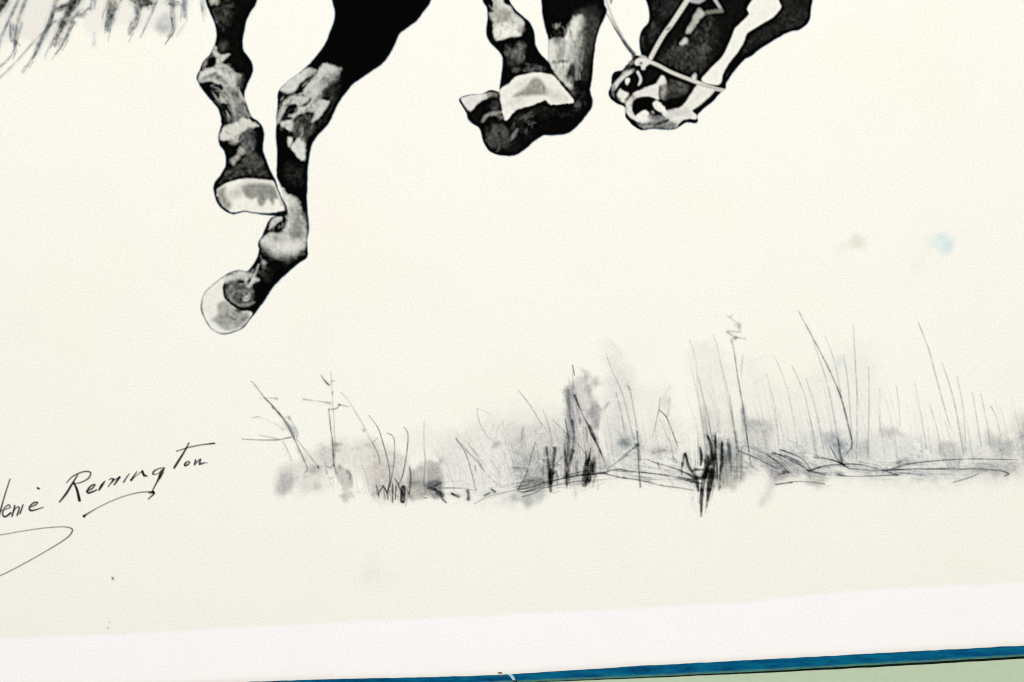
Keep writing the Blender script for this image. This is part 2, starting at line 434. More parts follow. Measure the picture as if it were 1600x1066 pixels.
# ---------------- hind leg A (grey, pale hoof)
A2, A3, A4 = T(280, 0, 6.664), T(300, 140, 6.664), T(290, 260, 6.664)
outA = [(313, -105), (316, -40), (321, 0), (325, 13.5), (331, 27), (336, 39), (338, 49.5), (337, 64.5), (332, 78), (325, 88.5), (317, 97.5), (312, 109.5), (307, 120), (308.5, 127.5), (315, 139.5), (324, 150.5), (333, 161), (340.5, 170), (344, 180.5), (346, 194), (343, 204.5), (341, 215), (343, 227), (350, 236), (352.5, 248), (352, 260), (345, 272), (337, 282.5), (333, 294.5), (336, 309.5), (342, 321.5), (354.5, 332), (365, 335), (381.5, 331.5), (402.5, 334.5), (425, 337), (446, 337.5), (447.5, 324.5), (440, 308), (434, 293), (430, 280), (421.5, 264.5), (416, 248), (411, 233), (412, 221), (413, 209), (410, 198.5), (403.5, 189.5), (393, 182), (388.5, 171.5), (384, 158), (382, 147), (386.5, 133.5), (392, 121.5), (396, 111), (395, 100.5), (389.5, 90), (382, 81), (380, 70.5), (380.5, 58.5), (383, 46.5), (385, 34.5), (391, 21), (398.5, 9), (402, 0), (420, -45), (440, -105)]
# ---------------- hind leg B is behind A's hoof: paint it first
outB = [(505, -105), (513, -40), (518.5, 0), (522, 15), (522, 32), (515.5, 49), (507, 69.5), (495, 86), (482, 101), (467, 114.5), (452, 125.5), (438, 138), (434, 148), (434, 165), (432, 180.5), (432, 195.5), (430.5, 204.5), (432, 224), (433, 245), (432, 267.5), (432.5, 278), (437, 288), (442, 305), (445, 325), (440, 336), (424, 340), (414.5, 356), (410, 368), (403, 380), (405, 389), (402.5, 402), (395.5, 413), (386.5, 423.5), (373, 422), (358, 426.5), (346, 434), (331, 446), (319, 458), (315, 471.5), (314, 485), (320, 498.5), (328, 512), (340, 520), (353.5, 522.5), (368.5, 518), (380.5, 512), (388, 503), (394, 495.5), (404.5, 482), (415, 468.5), (424, 453.5), (436, 440), (449.5, 426.5), (464.5, 413), (479.5, 402.5), (481, 392), (480, 374), (483.5, 356), (481, 332), (480, 305), (481, 282.5), (482, 260), (485, 236), (490.5, 221), (502.5, 206), (513, 194.5), (522, 177), (530, 160.5), (540, 146), (555, 129.5), (577.5, 114.5), (598, 99.5), (609.5, 84.5), (619, 65.5), (623.5, 54.5), (635.5, 45), (652.5, 32), (662, 19), (671, 7.5), (674, 0), (690, -30), (740, -70), (775, -105)]
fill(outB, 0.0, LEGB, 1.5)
cB = [LEGB, HOOFB]
B6 = T(420, 0, 5.33); B5 = T(280, 380, 6.664)
def fb(zz, pts, tone, f=1.8, op=1, tint=GREY, mott=0.05, pid=0, **k): fill(zz(pts), tone, pid, f, op, tint, mott, clip=cB, **k)
def sb(zz, pts, w, tone, op=1.0, f=1.3, **k): stroke(zz(pts), w, tone, 0, op, f, clip=cB, mul=False, **k)
fb(B6, [(300, 700), (560, 560), (560, 820), (500, 980), (380, 1060), (60, 1060), (70, 900), (110, 760)], 0.14, 6, 0.8, mott=.1)
fb(B6, [(98, 752), (130, 705), (190, 655), (250, 615), (325, 568), (372, 572), (395, 595), (340, 640), (270, 690), (210, 765), (130, 775)], 0.83, 2)
fb(B6, [(285, 615), (325, 570), (390, 590), (340, 640)], 0.72, 4, .8)
fb(B6, [(405, 600), (435, 552), (480, 528), (535, 548), (600, 575), (555, 645), (490, 700), (445, 755), (425, 830), (340, 820), (285, 790), (310, 720), (370, 650)], 0.80, 2.2)
fb(B6, [(450, 640), (590, 570), (560, 660), (480, 720), (440, 800), (400, 830), (420, 740)], 0.58, 5, .6)
sb(B6, [(380, 605), (330, 660), (270, 720), (215, 775)], [3, 6, 8, 4], 0.1, .9, 2.2)
fb(B6, [(75, 950), (120, 850), (200, 795), (300, 795), (440, 830), (495, 848), (470, 905), (380, 1010), (362, 1000), (372, 945), (310, 930), (200, 985), (165, 950), (240, 905), (190, 870), (130, 920), (85, 1010), (70, 1040)], 0.78, 2.2, mott=.09)
sb(B6, [(110, 785), (160, 795), (200, 775)], 3, 0.3, .7)
sb(B6, [(270, 880), (320, 860), (345, 830)], [2, 4, 2], 0.25, .9, 1.6)
sb(B6, [(370, 860), (400, 820), (430, 800)], [4, 6], 0.3, .8, 2)
sb(B6, [(300, 930), (390, 880), (400, 830)], [1, 2], 0.55, .6, 2)
sb(B6, [(370, 990), (385, 930), (420, 880)], 2, 0.5, .6)
fb(B6, ell(195, 912, 46, 36, -25), 0.02, 2)
sb(B6, [(190, 900), (130, 960), (120, 1000), (180, 980)], [8, 6, 5], 0.22, .9, 2)
fb(A3, [(925, 340), (990, 325), (1050, 318), (1062, 350), (1045, 440), (1000, 420), (940, 390)], 0.83, 2)
fb(A3, [(885, 260), (930, 220), (960, 160), (985, 160), (940, 260), (915, 330), (890, 350)], 0.75, 2)
fb(A3, [(1060, 310), (1180, 250), (1250, 270), (1270, 400), (1230, 470), (1130, 470), (1060, 480), (1050, 400)], 0.25, 4, .9, OLIVE, mott=.14)
sb(A3, [(1250, 330), (1300, 290), (1380, 190), (1420, 130)], [2, 5, 6, 4], 0.8, .9, 1.6)
sb(A3, [(1130, 400), (1120, 480)], 4, 0.45, .7, 2)
sb(A3, [(1190, 430), (1180, 500)], 3, 0.4, .7, 2)
fb(A3, [(1005, 505), (1045, 505), (1062, 555), (1100, 500), (1165, 520), (1180, 640), (1172, 740), (1110, 712), (1035, 615), (1002, 590)], 0.87, 2)
sb(A3, [(1065, 480), (1045, 560), (1015, 605)], 2, 0.12, .9)
fb(A3, [(1030, 460), (1180, 440), (1170, 530), (1100, 500)], 0.35, 5, .8)
fb(A3, ell(1060, 950, 18, 16), 0.3, 3); fb(A3, [(980, 780), (1160, 780), (1150, 1000), (1000, 980)], 0.09, 6, .8, mott=.09)
fb(B6, ell(195, 908, 46, 34, -25), 0.02, 1.8); sb(B6, [(185, 915), (125, 965), (115, 1000), (180, 985)], [7, 5, 5], 0.12, .85, 1.8); sb(B6, [(350, 640), (280, 715), (225, 768)], [3, 7, 4], 0.08, .9, 2)
sb(B6, [(80, 780), (95, 850), (85, 920)], [5, 7, 4], .06, .95, 1.8); sb(B6, [(260, 890), (320, 865), (350, 825)], [2, 4, 2], 0.2, .9, 1.6)
# lower cannon and fetlock
fb(A4, [(1045, 300), (1130, 318), (1190, 380), (1215, 500), (1248, 600), (1258, 760), (1250, 840), (1150, 930), (1000, 965), (880, 930), (810, 850), (762, 800), (830, 720), (900, 690), (1000, 660), (1040, 560), (1060, 480), (1040, 400)], 0.80, 3, mott=.08)
fb(A4, [(950, 150), (1010, 220), (1060, 290), (1075, 400), (1050, 440), (1000, 330)], 0.9, 1.8)
fb(A4, [(1100, 440), (1200, 470), (1235, 620), (1200, 740), (1110, 690), (1130, 570)], 0.5, 6, .8, mott=.12)
fb(A4, ell(1150, 700, 70, 50, 30), 0.5, 6, .6, mott=.15); fb(A4, ell(960, 760, 60, 40), 0.66, 6, .6)
fb(A4, ell(1100, 830, 120, 60), 0.9, 8, .7)
fb(A4, [(830, 700), (870, 640), (950, 590), (1000, 530), (1060, 490), (1045, 600), (1010, 680), (950, 700), (880, 670)], 0.07, 3)
fb(A4, [(900, 545), (1000, 530), (980, 570), (930, 620), (880, 660), (860, 650)], 0.82, 2)
sb(A4, [(890, 545), (850, 630), (825, 700)], [5, 6, 3], 0.15, .9, 2)
fb(A4, [(755, 820), (800, 850), (860, 900), (950, 960), (1060, 975), (1180, 930), (1280, 870), (1290, 950), (1130, 1080), (690, 1080), (750, 950)], 0.02, 8)
fb(A4, [(1000, 930), (1110, 940), (1050, 1010)], 0.35, 7, .5)
sb(A4, [(1262, 600), (1275, 700), (1262, 860)], 2.2, 0.18, .8)
sb(A4, [(760, 800), (790, 740), (830, 690)], 1.6, 0.35, .9)
dabs(B6([(80, 780), (300, 640), (540, 580), (520, 820), (400, 1010), (70, 1060)]), 50, [.05, .15, .5, .85, .9, .7], 2.0, 9, -45, cB, 3)
dabs(A3([(900, 160), (1250, 100), (1280, 400), (1180, 560), (1000, 480), (900, 380)]), 45, [.05, .1, .3, .8, .6], 2, 9, -60, cB, 4)
dabs(A4([(1050, 380), (1240, 480), (1250, 720), (1080, 760), (830, 760), (850, 660), (1030, 600)]), 90, [.3, .45, .6, .9, .8], 2.4, 8, 60, cB, 5, (.25, .6), 50)
dabs(A4([(770, 810), (830, 830), (950, 930), (1060, 960), (1180, 900), (1270, 850), (1250, 920), (1060, 1010), (880, 970)]), 70, [.1, .25, .45], 3, 9, 20, cB, 6, (.25, .6), 40)
sb(A4, [(1230, 500), (1255, 640), (1240, 800)], [5, 6, 5], .62, .5, 4); sb(A4, [(790, 840), (860, 900), (980, 945)], [6, 7, 6], .42, .6, 4.5); sb(A4, [(1000, 935), (1120, 920), (1240, 850)], [7, 6, 5], .45, .45, 4.5)
sb(A4, [(850, 790), (950, 830), (1090, 850), (1180, 830)], [7, 9, 9, 6], .93, .6, 5); sb(A4, [(1070, 330), (1130, 420), (1150, 520)], [5, 6, 4], .84, .5, 4)
# pastern and sole of hoof B
fb(B5, [(246, 530), (334, 443), (436, 356), (500, 326), (455, 450), (465, 560), (540, 640), (640, 705), (745, 705), (755, 770), (664, 880), (500, 941), (385, 930), (322, 876), (244, 724), (230, 618)], 0.945, 1.4, pid=HOOFB, mott=.02)
fb(B5, [(400, 640), (480, 600), (560, 660), (640, 720), (735, 720), (700, 800), (600, 890), (480, 905), (380, 830), (335, 800), (400, 740)], 0.70, 3, mott=.05)
fb(B5, [(420, 740), (560, 700), (640, 760), (520, 840), (400, 820)], 0.62, 5, .7); fb(B5, [(600, 780), (700, 740), (690, 820), (620, 870)], .55, 5, .6)
fb(B5, [(490, 350), (560, 310), (620, 290), (720, 300), (765, 330), (710, 400), (720, 470), (640, 420), (560, 400), (490, 420), (470, 380)], 0.82, 3, mott=.06)
fb(B5, [(480, 470), (510, 410), (600, 385), (660, 395), (720, 470), (770, 500), (750, 640), (660, 650), (560, 620), (490, 560)], 0.42, 4, tint=NEUT, mott=.16)
fb(B5, ell(645, 400, 42, 24, 10), 0.1, 3)
fb(B5, ell(660, 580, 40, 40), 0.15, 4)
fb(B5, [(660, 570), (730, 530), (740, 580), (700, 605)], 0.8, 2)
sb(B5, [(540, 585), (600, 635), (690, 650), (780, 615)], [3, 4, 4, 2], 0.62, .9, 1.8)
sb(B5, [(470, 495), (485, 560), (540, 625), (620, 675), (700, 695), (800, 690)], [3, 4, 4, 4, 5], 0.08, .95, 1.5)
fb(B5, ell(620, 705, 36, 20, 15), 0.2, 3)
sb(B5, [(520, 765), (560, 785), (590, 800)], 2.5, 0.25, .9)
dabs(B5([(480, 430), (620, 390), (760, 500), (740, 640), (600, 630), (500, 560)]), 60, [.1, .2, .6, .7, .35], 2.2, 7, 30, cB, 7, (.4, .8), 60)
dabs(B5([(700, 250), (860, 220), (940, 330), (800, 450), (700, 440)]), 30, [.05, .3, .7], 2, 8, -55, cB, 8)
sb(B5, [(830, 680), (775, 755), (715, 830), (650, 885)], [9, 6, 4, 2], 0.05, .95, 1.8)
sb(B5, [(660, 800), (710, 770)], [4, 5], 0.35, .7, 2)
fb(B5, [(700, 440), (740, 395), (780, 310), (828, 225), (815, 310), (790, 350), (840, 385), (770, 425), (730, 470)], 0.84, 1.8)
fb(B5, ell(885, 205, 24, 20, 30), 0.7, 2.5); fb(B5, ell(880, 255, 12, 16), 0.55, 3); sb(B5, [(845, 130), (860, 180), (860, 220)], 2, 0.5, .8)
fb(B5, [(800, 280), (950, 250), (940, 390), (830, 370)], 0.13, 6, .8, OLIVE, mott=.12)
sb(B5, [(505, 320), (440, 365), (340, 445), (258, 525), (235, 610)], [3, 1.6, 1.6, 2], 0.45, .9)
sb(B5, [(235, 600), (233, 700), (270, 790), (325, 885), (400, 935)], [2.6, 2.6, 1.6, 1.6], 0.35, .9)
sb(B5, [(400, 935), (490, 945), (590, 918), (670, 878), (760, 770), (830, 680)], [2, 2.6, 3, 2, 3], 0.15, .95)

sb(B6, [(105, 765), (150, 775), (205, 765)], [2, 2, 3], .45, .7, 1.6); sb(B6, [(110, 745), (180, 690), (250, 640), (330, 590)], [4, 6, 6, 4], .88, .6, 2.6); sb(B6, [(430, 620), (500, 580), (560, 590)], [5, 7, 5], .84, .6, 3); sb(B6, [(390, 690), (340, 750), (320, 790)], [5, 6, 4], .8, .7, 2.6)
sb(B6, [(455, 700), (520, 640), (580, 590)], [4, 5, 4], .4, .55, 3); sb(B6, [(440, 860), (470, 855), (400, 990)], [4, 5, 3], .82, .8, 1.8)
sb(A3, [(1110, 540), (1150, 600), (1160, 690)], [6, 7, 5], .9, .8, 2.2); sb(A3, [(940, 400), (1010, 440), (1060, 480)], [3, 3, 2], .08, .9, 1.5); sb(A3, [(1080, 480), (1100, 420), (1120, 340)], [2, 2, 3], .1, .8, 1.5); sb(A3, [(1180, 480), (1200, 420), (1200, 340)], [2, 3, 3], .12, .8, 1.8)
# hind leg A over it
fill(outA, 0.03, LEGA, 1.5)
cA = [LEGA, HOOFA]
def fa(zz, pts, tone, f=1.8, op=1, tint=NEUT, mott=0.05, pid=0, **k): fill(zz(pts), tone, pid, f, op, tint, mott, clip=cA, **k)
def sa(zz, pts, w, tone, op=1.0, f=1.3, **k): stroke(zz(pts), w, tone, 0, op, f, clip=cA, mul=False, **k)
fa(A2, [(290, 0), (480, -40), (560, 60), (520, 240), (430, 300), (380, 240), (330, 120)], 0.13, 6, .9, OLIVE, mott=.13)
fa(A2, ell(365, 8, 50, 38), 0.8, 3.5, .95, OLIVE); sa(A2, [(440, 90), (480, 65), (540, 60)], 3, .3, .7, 2); fa(A2, ell(460, 190, 45, 20, 10), .3, 4, .7, OLIVE)
fa(A2, ell(385, 215, 18, 30), .38, 3, .8, LILAC); fa(A2, ell(400, 320, 20, 60), .18, 4, .8)
fa(A2, [(340, 560), (345, 515), (372, 478), (390, 500), (400, 545), (440, 575), (500, 560), (535, 565), (470, 615), (440, 665), (520, 695), (560, 745), (645, 790), (595, 860), (625, 940), (650, 1000), (700, 1070), (440, 1070), (430, 990), (470, 930), (400, 870), (310, 850), (220, 868), (195, 830), (215, 755), (270, 720), (360, 690), (390, 650), (380, 600)], 0.8, 2)
fa(A2, [(250, 640), (300, 590), (345, 560), (370, 580), (330, 600), (280, 680), (240, 720)], 0.6, 2.5, .8)
fa(A2, ell(332, 640, 40, 46, 30), 0.03, 1.8)
fa(A2, [(400, 700), (520, 690), (560, 760), (480, 770)], 0.68, 4, .8)
sa(A2, [(235, 840), (320, 795), (420, 815), (500, 870)], [3, 7, 7, 3], 0.5, .9, 2.5)
sa(A2, [(225, 800), (300, 745), (420, 745), (530, 810)], [2, 4, 4, 3], 0.9, .9, 2)
fa(A2, [(600, 780), (660, 800), (640, 930), (600, 900)], 0.4, 5, .7)
fa(A2, [(390, 460), (480, 440), (500, 520), (440, 540)], 0.3, 5, .6)
sa(A2, [(185, 800), (215, 720), (250, 650), (310, 580), (360, 500)], [2, 3, 3, 2, 2], 0.2, .8, 1.5)
fa(A3, [(285, 60), (320, 0), (400, -30), (480, 30), (540, 110), (580, 230), (605, 290), (500, 300), (430, 345), (420, 250), (370, 150)], 0.56, 3, mott=.1)
sa(A3, [(370, 20), (420, 120), (440, 250)], [5, 6, 4], 0.72, .8, 2.5); sa(A3, [(470, 0), (490, 80), (540, 200)], [6, 6], 0.48, .7, 2.5); fa(A3, ell(500, 250, 40, 30), .4, 5, .7, mott=.15)
sa(A3, [(230, 120), (290, 160)], 4, .4, .6, 2)
fa(A3, [(330, 270), (400, 260), (410, 340), (340, 350)], 0.2, 5, .8, mott=.1)
fa(A3, [(340, 385), (430, 352), (500, 305), (590, 305), (690, 382), (610, 402), (540, 440), (490, 480), (480, 545), (400, 530), (295, 520), (298, 450)], 0.86, 2, mott=.03)
fa(A3, [(490, 480), (560, 430), (630, 400), (640, 620), (560, 610), (490, 560)], 0.36, 4, mott=.16, tint=COOL)
fa(A3, ell(430, 540, 40, 28), .66, 3, .9, OLIVE)
fa(A3, [(400, 735), (465, 690), (495, 610), (540, 610), (525, 680), (470, 740), (430, 790)], 0.66, 2.4, tint=OLIVE, mott=.1)
fa(A3, ell(585, 650, 25, 25), .45, 4, .8); fa(A3, ell(520, 640, 20, 30), .6, 3, .8)
fa(A3, [(545, 720), (610, 670), (720, 720), (740, 800), (640, 830), (560, 800)], 0.3, 6, .8, OLIVE, mott=.16)
fa(A3, [(300, 900), (420, 800), (560, 800), (760, 830), (830, 900), (600, 900), (400, 950), (260, 1010)], 0.2, 6, .85, mott=.14)
dabs(A2([(300, 560), (380, 480), (520, 570), (640, 790), (600, 1000), (450, 1000), (200, 850)]), 80, [.1, .5, .9, .75, .3], 2, 9, 20, cA, 11, (.3, .7), 50)
dabs(A2([(320, 20), (480, 40), (560, 100), (500, 330), (390, 330)]), 50, [.3, .4, .1, .02], 2, 7, 60, cA, 12, (.3, .6), 60)
dabs(A3([(220, 40), (320, 0), (520, 0), (600, 280), (440, 340), (320, 340)]), 110, [.12, .3, .7, .8, .45, .2], 2, 12, 68, cA, 13, (.3, .75), 18)
dabs(A3([(300, 400), (640, 400), (650, 700), (760, 820), (840, 900), (280, 980), (340, 760), (470, 700), (480, 560)]), 130, [.05, .1, .3, .45, .6, .2], 2.2, 7, 30, cA, 14, (.3, .7), 70)
dabs(A4([(420, 60), (850, 40), (900, 120), (600, 120), (350, 210)]), 60, [.05, .25, .35], 2, 7, -10, cA, 15, (.3, .6), 40)
fa(A4, [(328, 252), (400, 190), (500, 150), (640, 132), (800, 138), (922, 158), (958, 240), (1000, 340), (1045, 440), (1000, 466), (850, 490), (700, 480), (600, 465), (490, 480), (440, 462), (370, 400), (340, 330)], 0.955, 1.6, pid=HOOFA, mott=.02)
fa(A4, [(330, 255), (410, 210), (420, 300), (480, 400), (440, 455), (370, 400), (340, 330)], 0.62, 4, mott=.08)
fa(A4, [(420, 300), (600, 180), (660, 150), (900, 170), (700, 220), (600, 300), (500, 340)], 0.8, 6, .9)
fa(A4, [(590, 212), (720, 182), (900, 190), (950, 260), (965, 330), (930, 345), (905, 405), (860, 335), (810, 410), (760, 405), (742, 325), (690, 345), (625, 310)], 0.6, 2.8, tint=NEUT, mott=.04)
sa(A4, [(340, 330), (370, 410), (440, 475)], [5, 4, 4], 0.12, .95)
sa(A4, [(440, 475), (500, 495), (610, 475), (750, 492), (900, 498), (1040, 490)], [1.6, 2, 1.6, 2.4, 4, 7], 0.2, [.6, .8, .9, 1, 1, 1], tint=COOL)
sa(A4, [(925, 145), (960, 230), (1000, 320), (1045, 430), (1050, 490)], [4, 3.4, 4, 5, 7], 0.05)
sa(A4, [(970, 330), (1010, 400)], 4, .5, .6, 2)

# ---------------- foreleg D (behind), then foreleg C
C7, D7 = T(700, 0, 6.154), T(700, 90, 6.154)
outD = [(846, -105), (845, -40), (845.5, 0), (847, 19.5), (850, 37), (854, 53.5), (857, 65), (857, 81), (855, 98), (840, 120), (800, 145), (781, 145), (771.5, 141.5), (763, 142), (753.5, 147), (732.5, 148.5), (721, 152), (717.5, 158), (729, 176), (730, 184), (736, 192), (749, 200.5), (752, 210), (757, 225), (765, 236), (778, 242), (801, 243.5), (817, 236), (836.5, 220), (849.5, 212.5), (862.5, 212.5), (882, 210), (898, 202), (916, 181), (925, 168), (926.5, 156), (922.5, 142), (925, 122), (927.5, 91), (931, 65), (937, 44), (945, 27.5), (948.5, 14.5), (944, 0), (948, -60), (965, -105)]
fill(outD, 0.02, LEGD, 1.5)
cD = [LEGD, HOOFD]
def fd(zz, pts, tone, f=1.8, op=1, tint=NEUT, mott=0.05, pid=0, **k): fill(zz(pts), tone, pid, f, op, tint, mott, clip=cD, **k)
def sd(zz, pts, w, tone, op=1.0, f=1.3, **k): stroke(zz(pts), w, tone, 0, op, f, clip=cD, mul=False, **k)
fd(D7, [(110, 400), (200, 340), (500, 320), (500, 560), (300, 660), (180, 560)], 0.04, 2, pid=HOOFD)
fd(D7, [(320, 640), (520, 600), (640, 640), (800, 720), (780, 860), (560, 960), (380, 900)], 0.05, 3, pid=HOOFD)
fd(C7, [(1300, 170), (1380, 250), (1350, 450), (1330, 620), (1250, 640), (1180, 620), (1270, 500)], 0.32, 7, .9, mott=.08)
fd(C7, [(1125, 355), (1165, 260), (1185, 200), (1225, 158), (1285, 148), (1312, 185), (1312, 300), (1292, 420), (1262, 520), (1180, 600), (1150, 660), (1060, 700), (1000, 640), (960, 590), (968, 395), (1010, 368), (1080, 362)], 0.86, 2.4, mott=.04)
fd(C7, [(1240, 180), (1330, 150), (1420, 260), (1400, 560), (1330, 700), (1230, 640), (1230, 420)], 0.50, 11, .85, rough=.1)
fd(C7, [(1300, 150), (1440, 140), (1440, 700), (1290, 720), (1280, 480)], 0.18, 11, .9, rough=.1)
fd(C7, [(1200, 420), (1270, 380), (1250, 520), (1200, 600), (1180, 520)], 0.68, 8, .8)
fd(C7, [(1180, 230), (1225, 170), (1275, 165), (1285, 230), (1240, 330), (1190, 400), (1150, 420), (1140, 370)], 0.9, 5, .9)
fd(C7, [(1030, 390), (1110, 375), (1125, 470), (1110, 555), (1040, 555), (1060, 470)], 0.62, 3, .9, COOL, mott=.1)
fd(C7, ell(1040, 400, 26, 22), .5, 4, .8); fd(C7, ell(1095, 430, 16, 50), .8, 3, .8)
sd(C7, [(1020, 600), (1080, 590), (1150, 590)], [6, 6, 4], .22, .9, 2.2)
fd(C7, [(1000, 640), (1080, 640), (1165, 645), (1135, 750), (1200, 825), (1195, 870), (1100, 790), (1040, 720)], 0.8, 2.2, mott=.05)
fd(C7, [(1170, 650), (1250, 620), (1290, 680), (1250, 790), (1180, 790), (1135, 740)], 0.2, 5, .9, mott=.12)
sd(C7, [(1275, 570), (1250, 650), (1240, 760)], [6, 7, 3], .55, .75, 2.5)
fd(C7, ell(1160, 770, 30, 20), .65, 4, .8); fd(C7, ell(1200, 890, 40, 50), .3, 6, .8, mott=.1)
fd(C7, ell(1045, 255, 18, 24, 20), .6, 2.2, .9, OLIVE); fd(C7, ell(1050, 340, 40, 40), .12, 6, .9, mott=.1)
fd(C7, [(1280, 600), (1370, 560), (1370, 800), (1290, 780)], .1, 8, .8, mott=.06)
sd(C7, [(962, 420), (962, 510)], 1.4, .3, .9)
fd(D7, ell(1240, 450, 26, 26), .38, 3.5, .9); fd(D7, ell(1280, 390, 40, 40), .12, 6, .8, mott=.1)
fd(D7, [(125, 392), (160, 375), (240, 360), (380, 342), (430, 352), (360, 398), (270, 458), (212, 520), (170, 482)], 0.9, 1.8, tint=LILAC)
fd(D7, [(370, 350), (430, 318), (500, 340), (500, 372), (440, 372), (400, 385)], 0.45, 3, .9, OLIVE, mott=.08)
sd(D7, [(385, 325), (440, 318), (495, 345)], [2, 5, 4], .18, .8, 2)
sd(D7, [(115, 415), (150, 470), (200, 520)], [3, 3.5, 4], .15)
fd(D7, [(440, 440), (500, 420), (500, 500), (430, 510)], .28, 5, .85, LILAC)
fd(D7, [(345, 575), (400, 535), (470, 515), (505, 515), (500, 548), (400, 560), (345, 615)], .62, 2.4, .95, OLIVE)
fd(D7, [(390, 680), (470, 640), (540, 660), (590, 740), (570, 840), (480, 860), (400, 870), (370, 800)], .27, 5, .9, OLIVE, mott=.15)
sd(D7, [(615, 775), (640, 740), (670, 700)], [5, 4, 2], .45, .8, 2); fd(D7, ell(640, 705, 70, 40, -30), .17, 6, .7, mott=.1)
fd(D7, ell(740, 570, 90, 40, -20), .2, 7, .8, OLIVE, mott=.14); fd(D7, ell(500, 575, 22, 18), .5, 3, .9)
fd(D7, ell(900, 520, 120, 40, -10), .1, 8, .8, mott=.08); fd(D7, ell(420, 850, 60, 25, 20), .22, 6, .7, mott=.15)
dabs(C7([(970, 380), (1310, 180), (1330, 560), (1260, 760), (1180, 860), (1010, 640)]), 75, [.15, .3, .5, .9, .8, .65], 2, 13, 85, cD, 21, (.3, .65), 18)
dabs(C7([(1000, 240), (1100, 230), (1120, 360), (980, 380)]), 18, [.5, .3, .05], 2, 6, 80, cD, 22)
dabs(D7([(330, 640), (600, 600), (800, 520), (850, 640), (650, 800), (480, 900), (370, 860)]), 120, [.05, .2, .35, .45, .1], 2.2, 9, -50, cD, 23, (.3, .65), 40)
dabs(D7([(1180, 300), (1360, 330), (1370, 480), (1200, 560), (900, 560), (900, 500)]), 60, [.05, .2, .3], 2, 7, -40, cD, 24, (.25, .5), 50)
sd(D7, [(600, 785), (630, 745), (665, 690)], [5, 5, 2], .58, .85, 1.6); sd(D7, [(690, 590), (740, 560), (800, 530)], [2, 3, 2], .38, .8, 1.8); sd(D7, [(330, 615), (350, 575), (400, 545)], [3, 4, 3], .6, .85, 1.5); sd(D7, [(450, 650), (430, 740), (440, 840)], [4, 6, 5], .36, .6, 3); sd(D7, [(520, 660), (560, 740), (550, 830)], [4, 6, 4], .32, .6, 3)
sd(D7, [(590, 640), (600, 740), (590, 830)], [4, 4, 4], .02, .9, 1.8); sd(D7, [(370, 640), (470, 625), (560, 610)], [4, 5, 4], .02, .9, 1.8); sd(C7, [(1250, 560), (1240, 660), (1230, 760)], [3, 5, 3], .6, .8, 1.8); sd(C7, [(1190, 640), (1170, 720), (1150, 770)], [5, 6, 3], .12, .8, 2.2)
outC = [(735, -105), (746, -40), (753.5, 0), (760, 11.5), (762, 24), (760, 42), (760, 57), (768, 70), (779.5, 81), (784.5, 91), (784.5, 105.5), (782, 127), (780.5, 138), (781, 156), (783, 168), (788.5, 187), (795, 184), (801, 176), (814, 169.5), (830, 165), (846, 158), (854, 158.5), (861, 163), (879, 161.5), (895.5, 160), (893, 153), (883.5, 140), (869, 121), (862.5, 110), (857.5, 97.5), (846, 86), (838, 73), (835.5, 60), (834, 47), (827, 34), (814, 23), (804, 13), (796, 0), (785, -40), (780, -105)]
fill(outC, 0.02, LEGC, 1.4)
cC = [LEGC, HOOFC]
def fc(zz, pts, tone, f=1.8, op=1, tint=NEUT, mott=0.05, pid=0, **k): fill(zz(pts), tone, pid, f, op, tint, mott, clip=cC, **k)
def sc(zz, pts, w, tone, op=1.0, f=1.3, **k): stroke(zz(pts), w, tone, 0, op, f, clip=cC, mul=False, **k)
fc(C7, [(425, -60), (520, -60), (535, 30), (590, 60), (640, 120), (735, 212), (720, 255), (692, 290), (695, 340), (640, 350), (560, 368), (500, 385), (460, 395), (435, 330), (432, 250), (425, 180), (400, 130), (445, 110)], 0.83, 2, mott=.05)
fc(C7, [(460, 110), (520, 80), (600, 130), (580, 200), (500, 225), (440, 190)], .62, 5, .9, mott=.06)
fc(C7, [(450, 260), (560, 220), (670, 250), (680, 330), (540, 365), (470, 370)], .94, 4, .9)
sc(C7, [(440, 100), (460, 40), (450, -40)], 3, .5, .7, 2); fc(C7, ell(700, 280, 25, 30), .6, 4, .8); fc(C7, ell(420, 160, 18, 30), .6, 4, .8)
sc(C7, [(385, 280), (380, 340), (430, 400)], [4, 3], .3, .6, 2.2)
fc(C7, [(565, 450), (640, 480), (690, 410), (730, 440), (725, 520), (705, 600), (620, 595), (580, 540)], .38, 4.5, .95, mott=.12)
fc(C7, ell(650, 505, 30, 20), .52, 5, .7); fc(C7, ell(690, 490, 16, 60), .5, 4, .6); fc(C7, ell(660, 672, 34, 20, -25), .42, 3, .9, OLIVE)
fc(C7, [(720, 690), (800, 640), (900, 650), (930, 690), (820, 690)], .28, 4, .9, COOL, mott=.15); fc(C7, ell(620, 600, 60, 40), .14, 6, .8, mott=.1)
dabs(C7([(410, 60), (560, 30), (720, 210), (690, 330), (450, 380)]), 70, [.55, .7, .95, .9, .4], 2.2, 8, 50, cC, 31, (.3, .65), 50)
dabs(C7([(540, 430), (740, 420), (760, 600), (900, 650), (600, 700), (560, 560)]), 80, [.05, .1, .4, .55, .2], 2, 8, 60, cC, 32, (.3, .7), 50)
fc(C7, [(502, 862), (590, 800), (640, 750), (690, 728), (790, 708), (860, 700), (960, 712), (1030, 738), (1100, 830), (1160, 900), (1205, 965), (1195, 992), (1060, 1010), (990, 1008), (950, 970), (920, 972), (800, 1018), (690, 1045), (630, 1080), (590, 1140), (550, 1160), (520, 1060), (505, 960)], 0.945, 1.7, pid=HOOFC, mott=.03)
fc(C7, [(628, 920), (700, 870), (775, 800), (800, 762), (860, 748), (912, 790), (965, 885), (945, 912), (820, 922), (720, 932), (640, 938)], .62, 3.2, mott=.04)
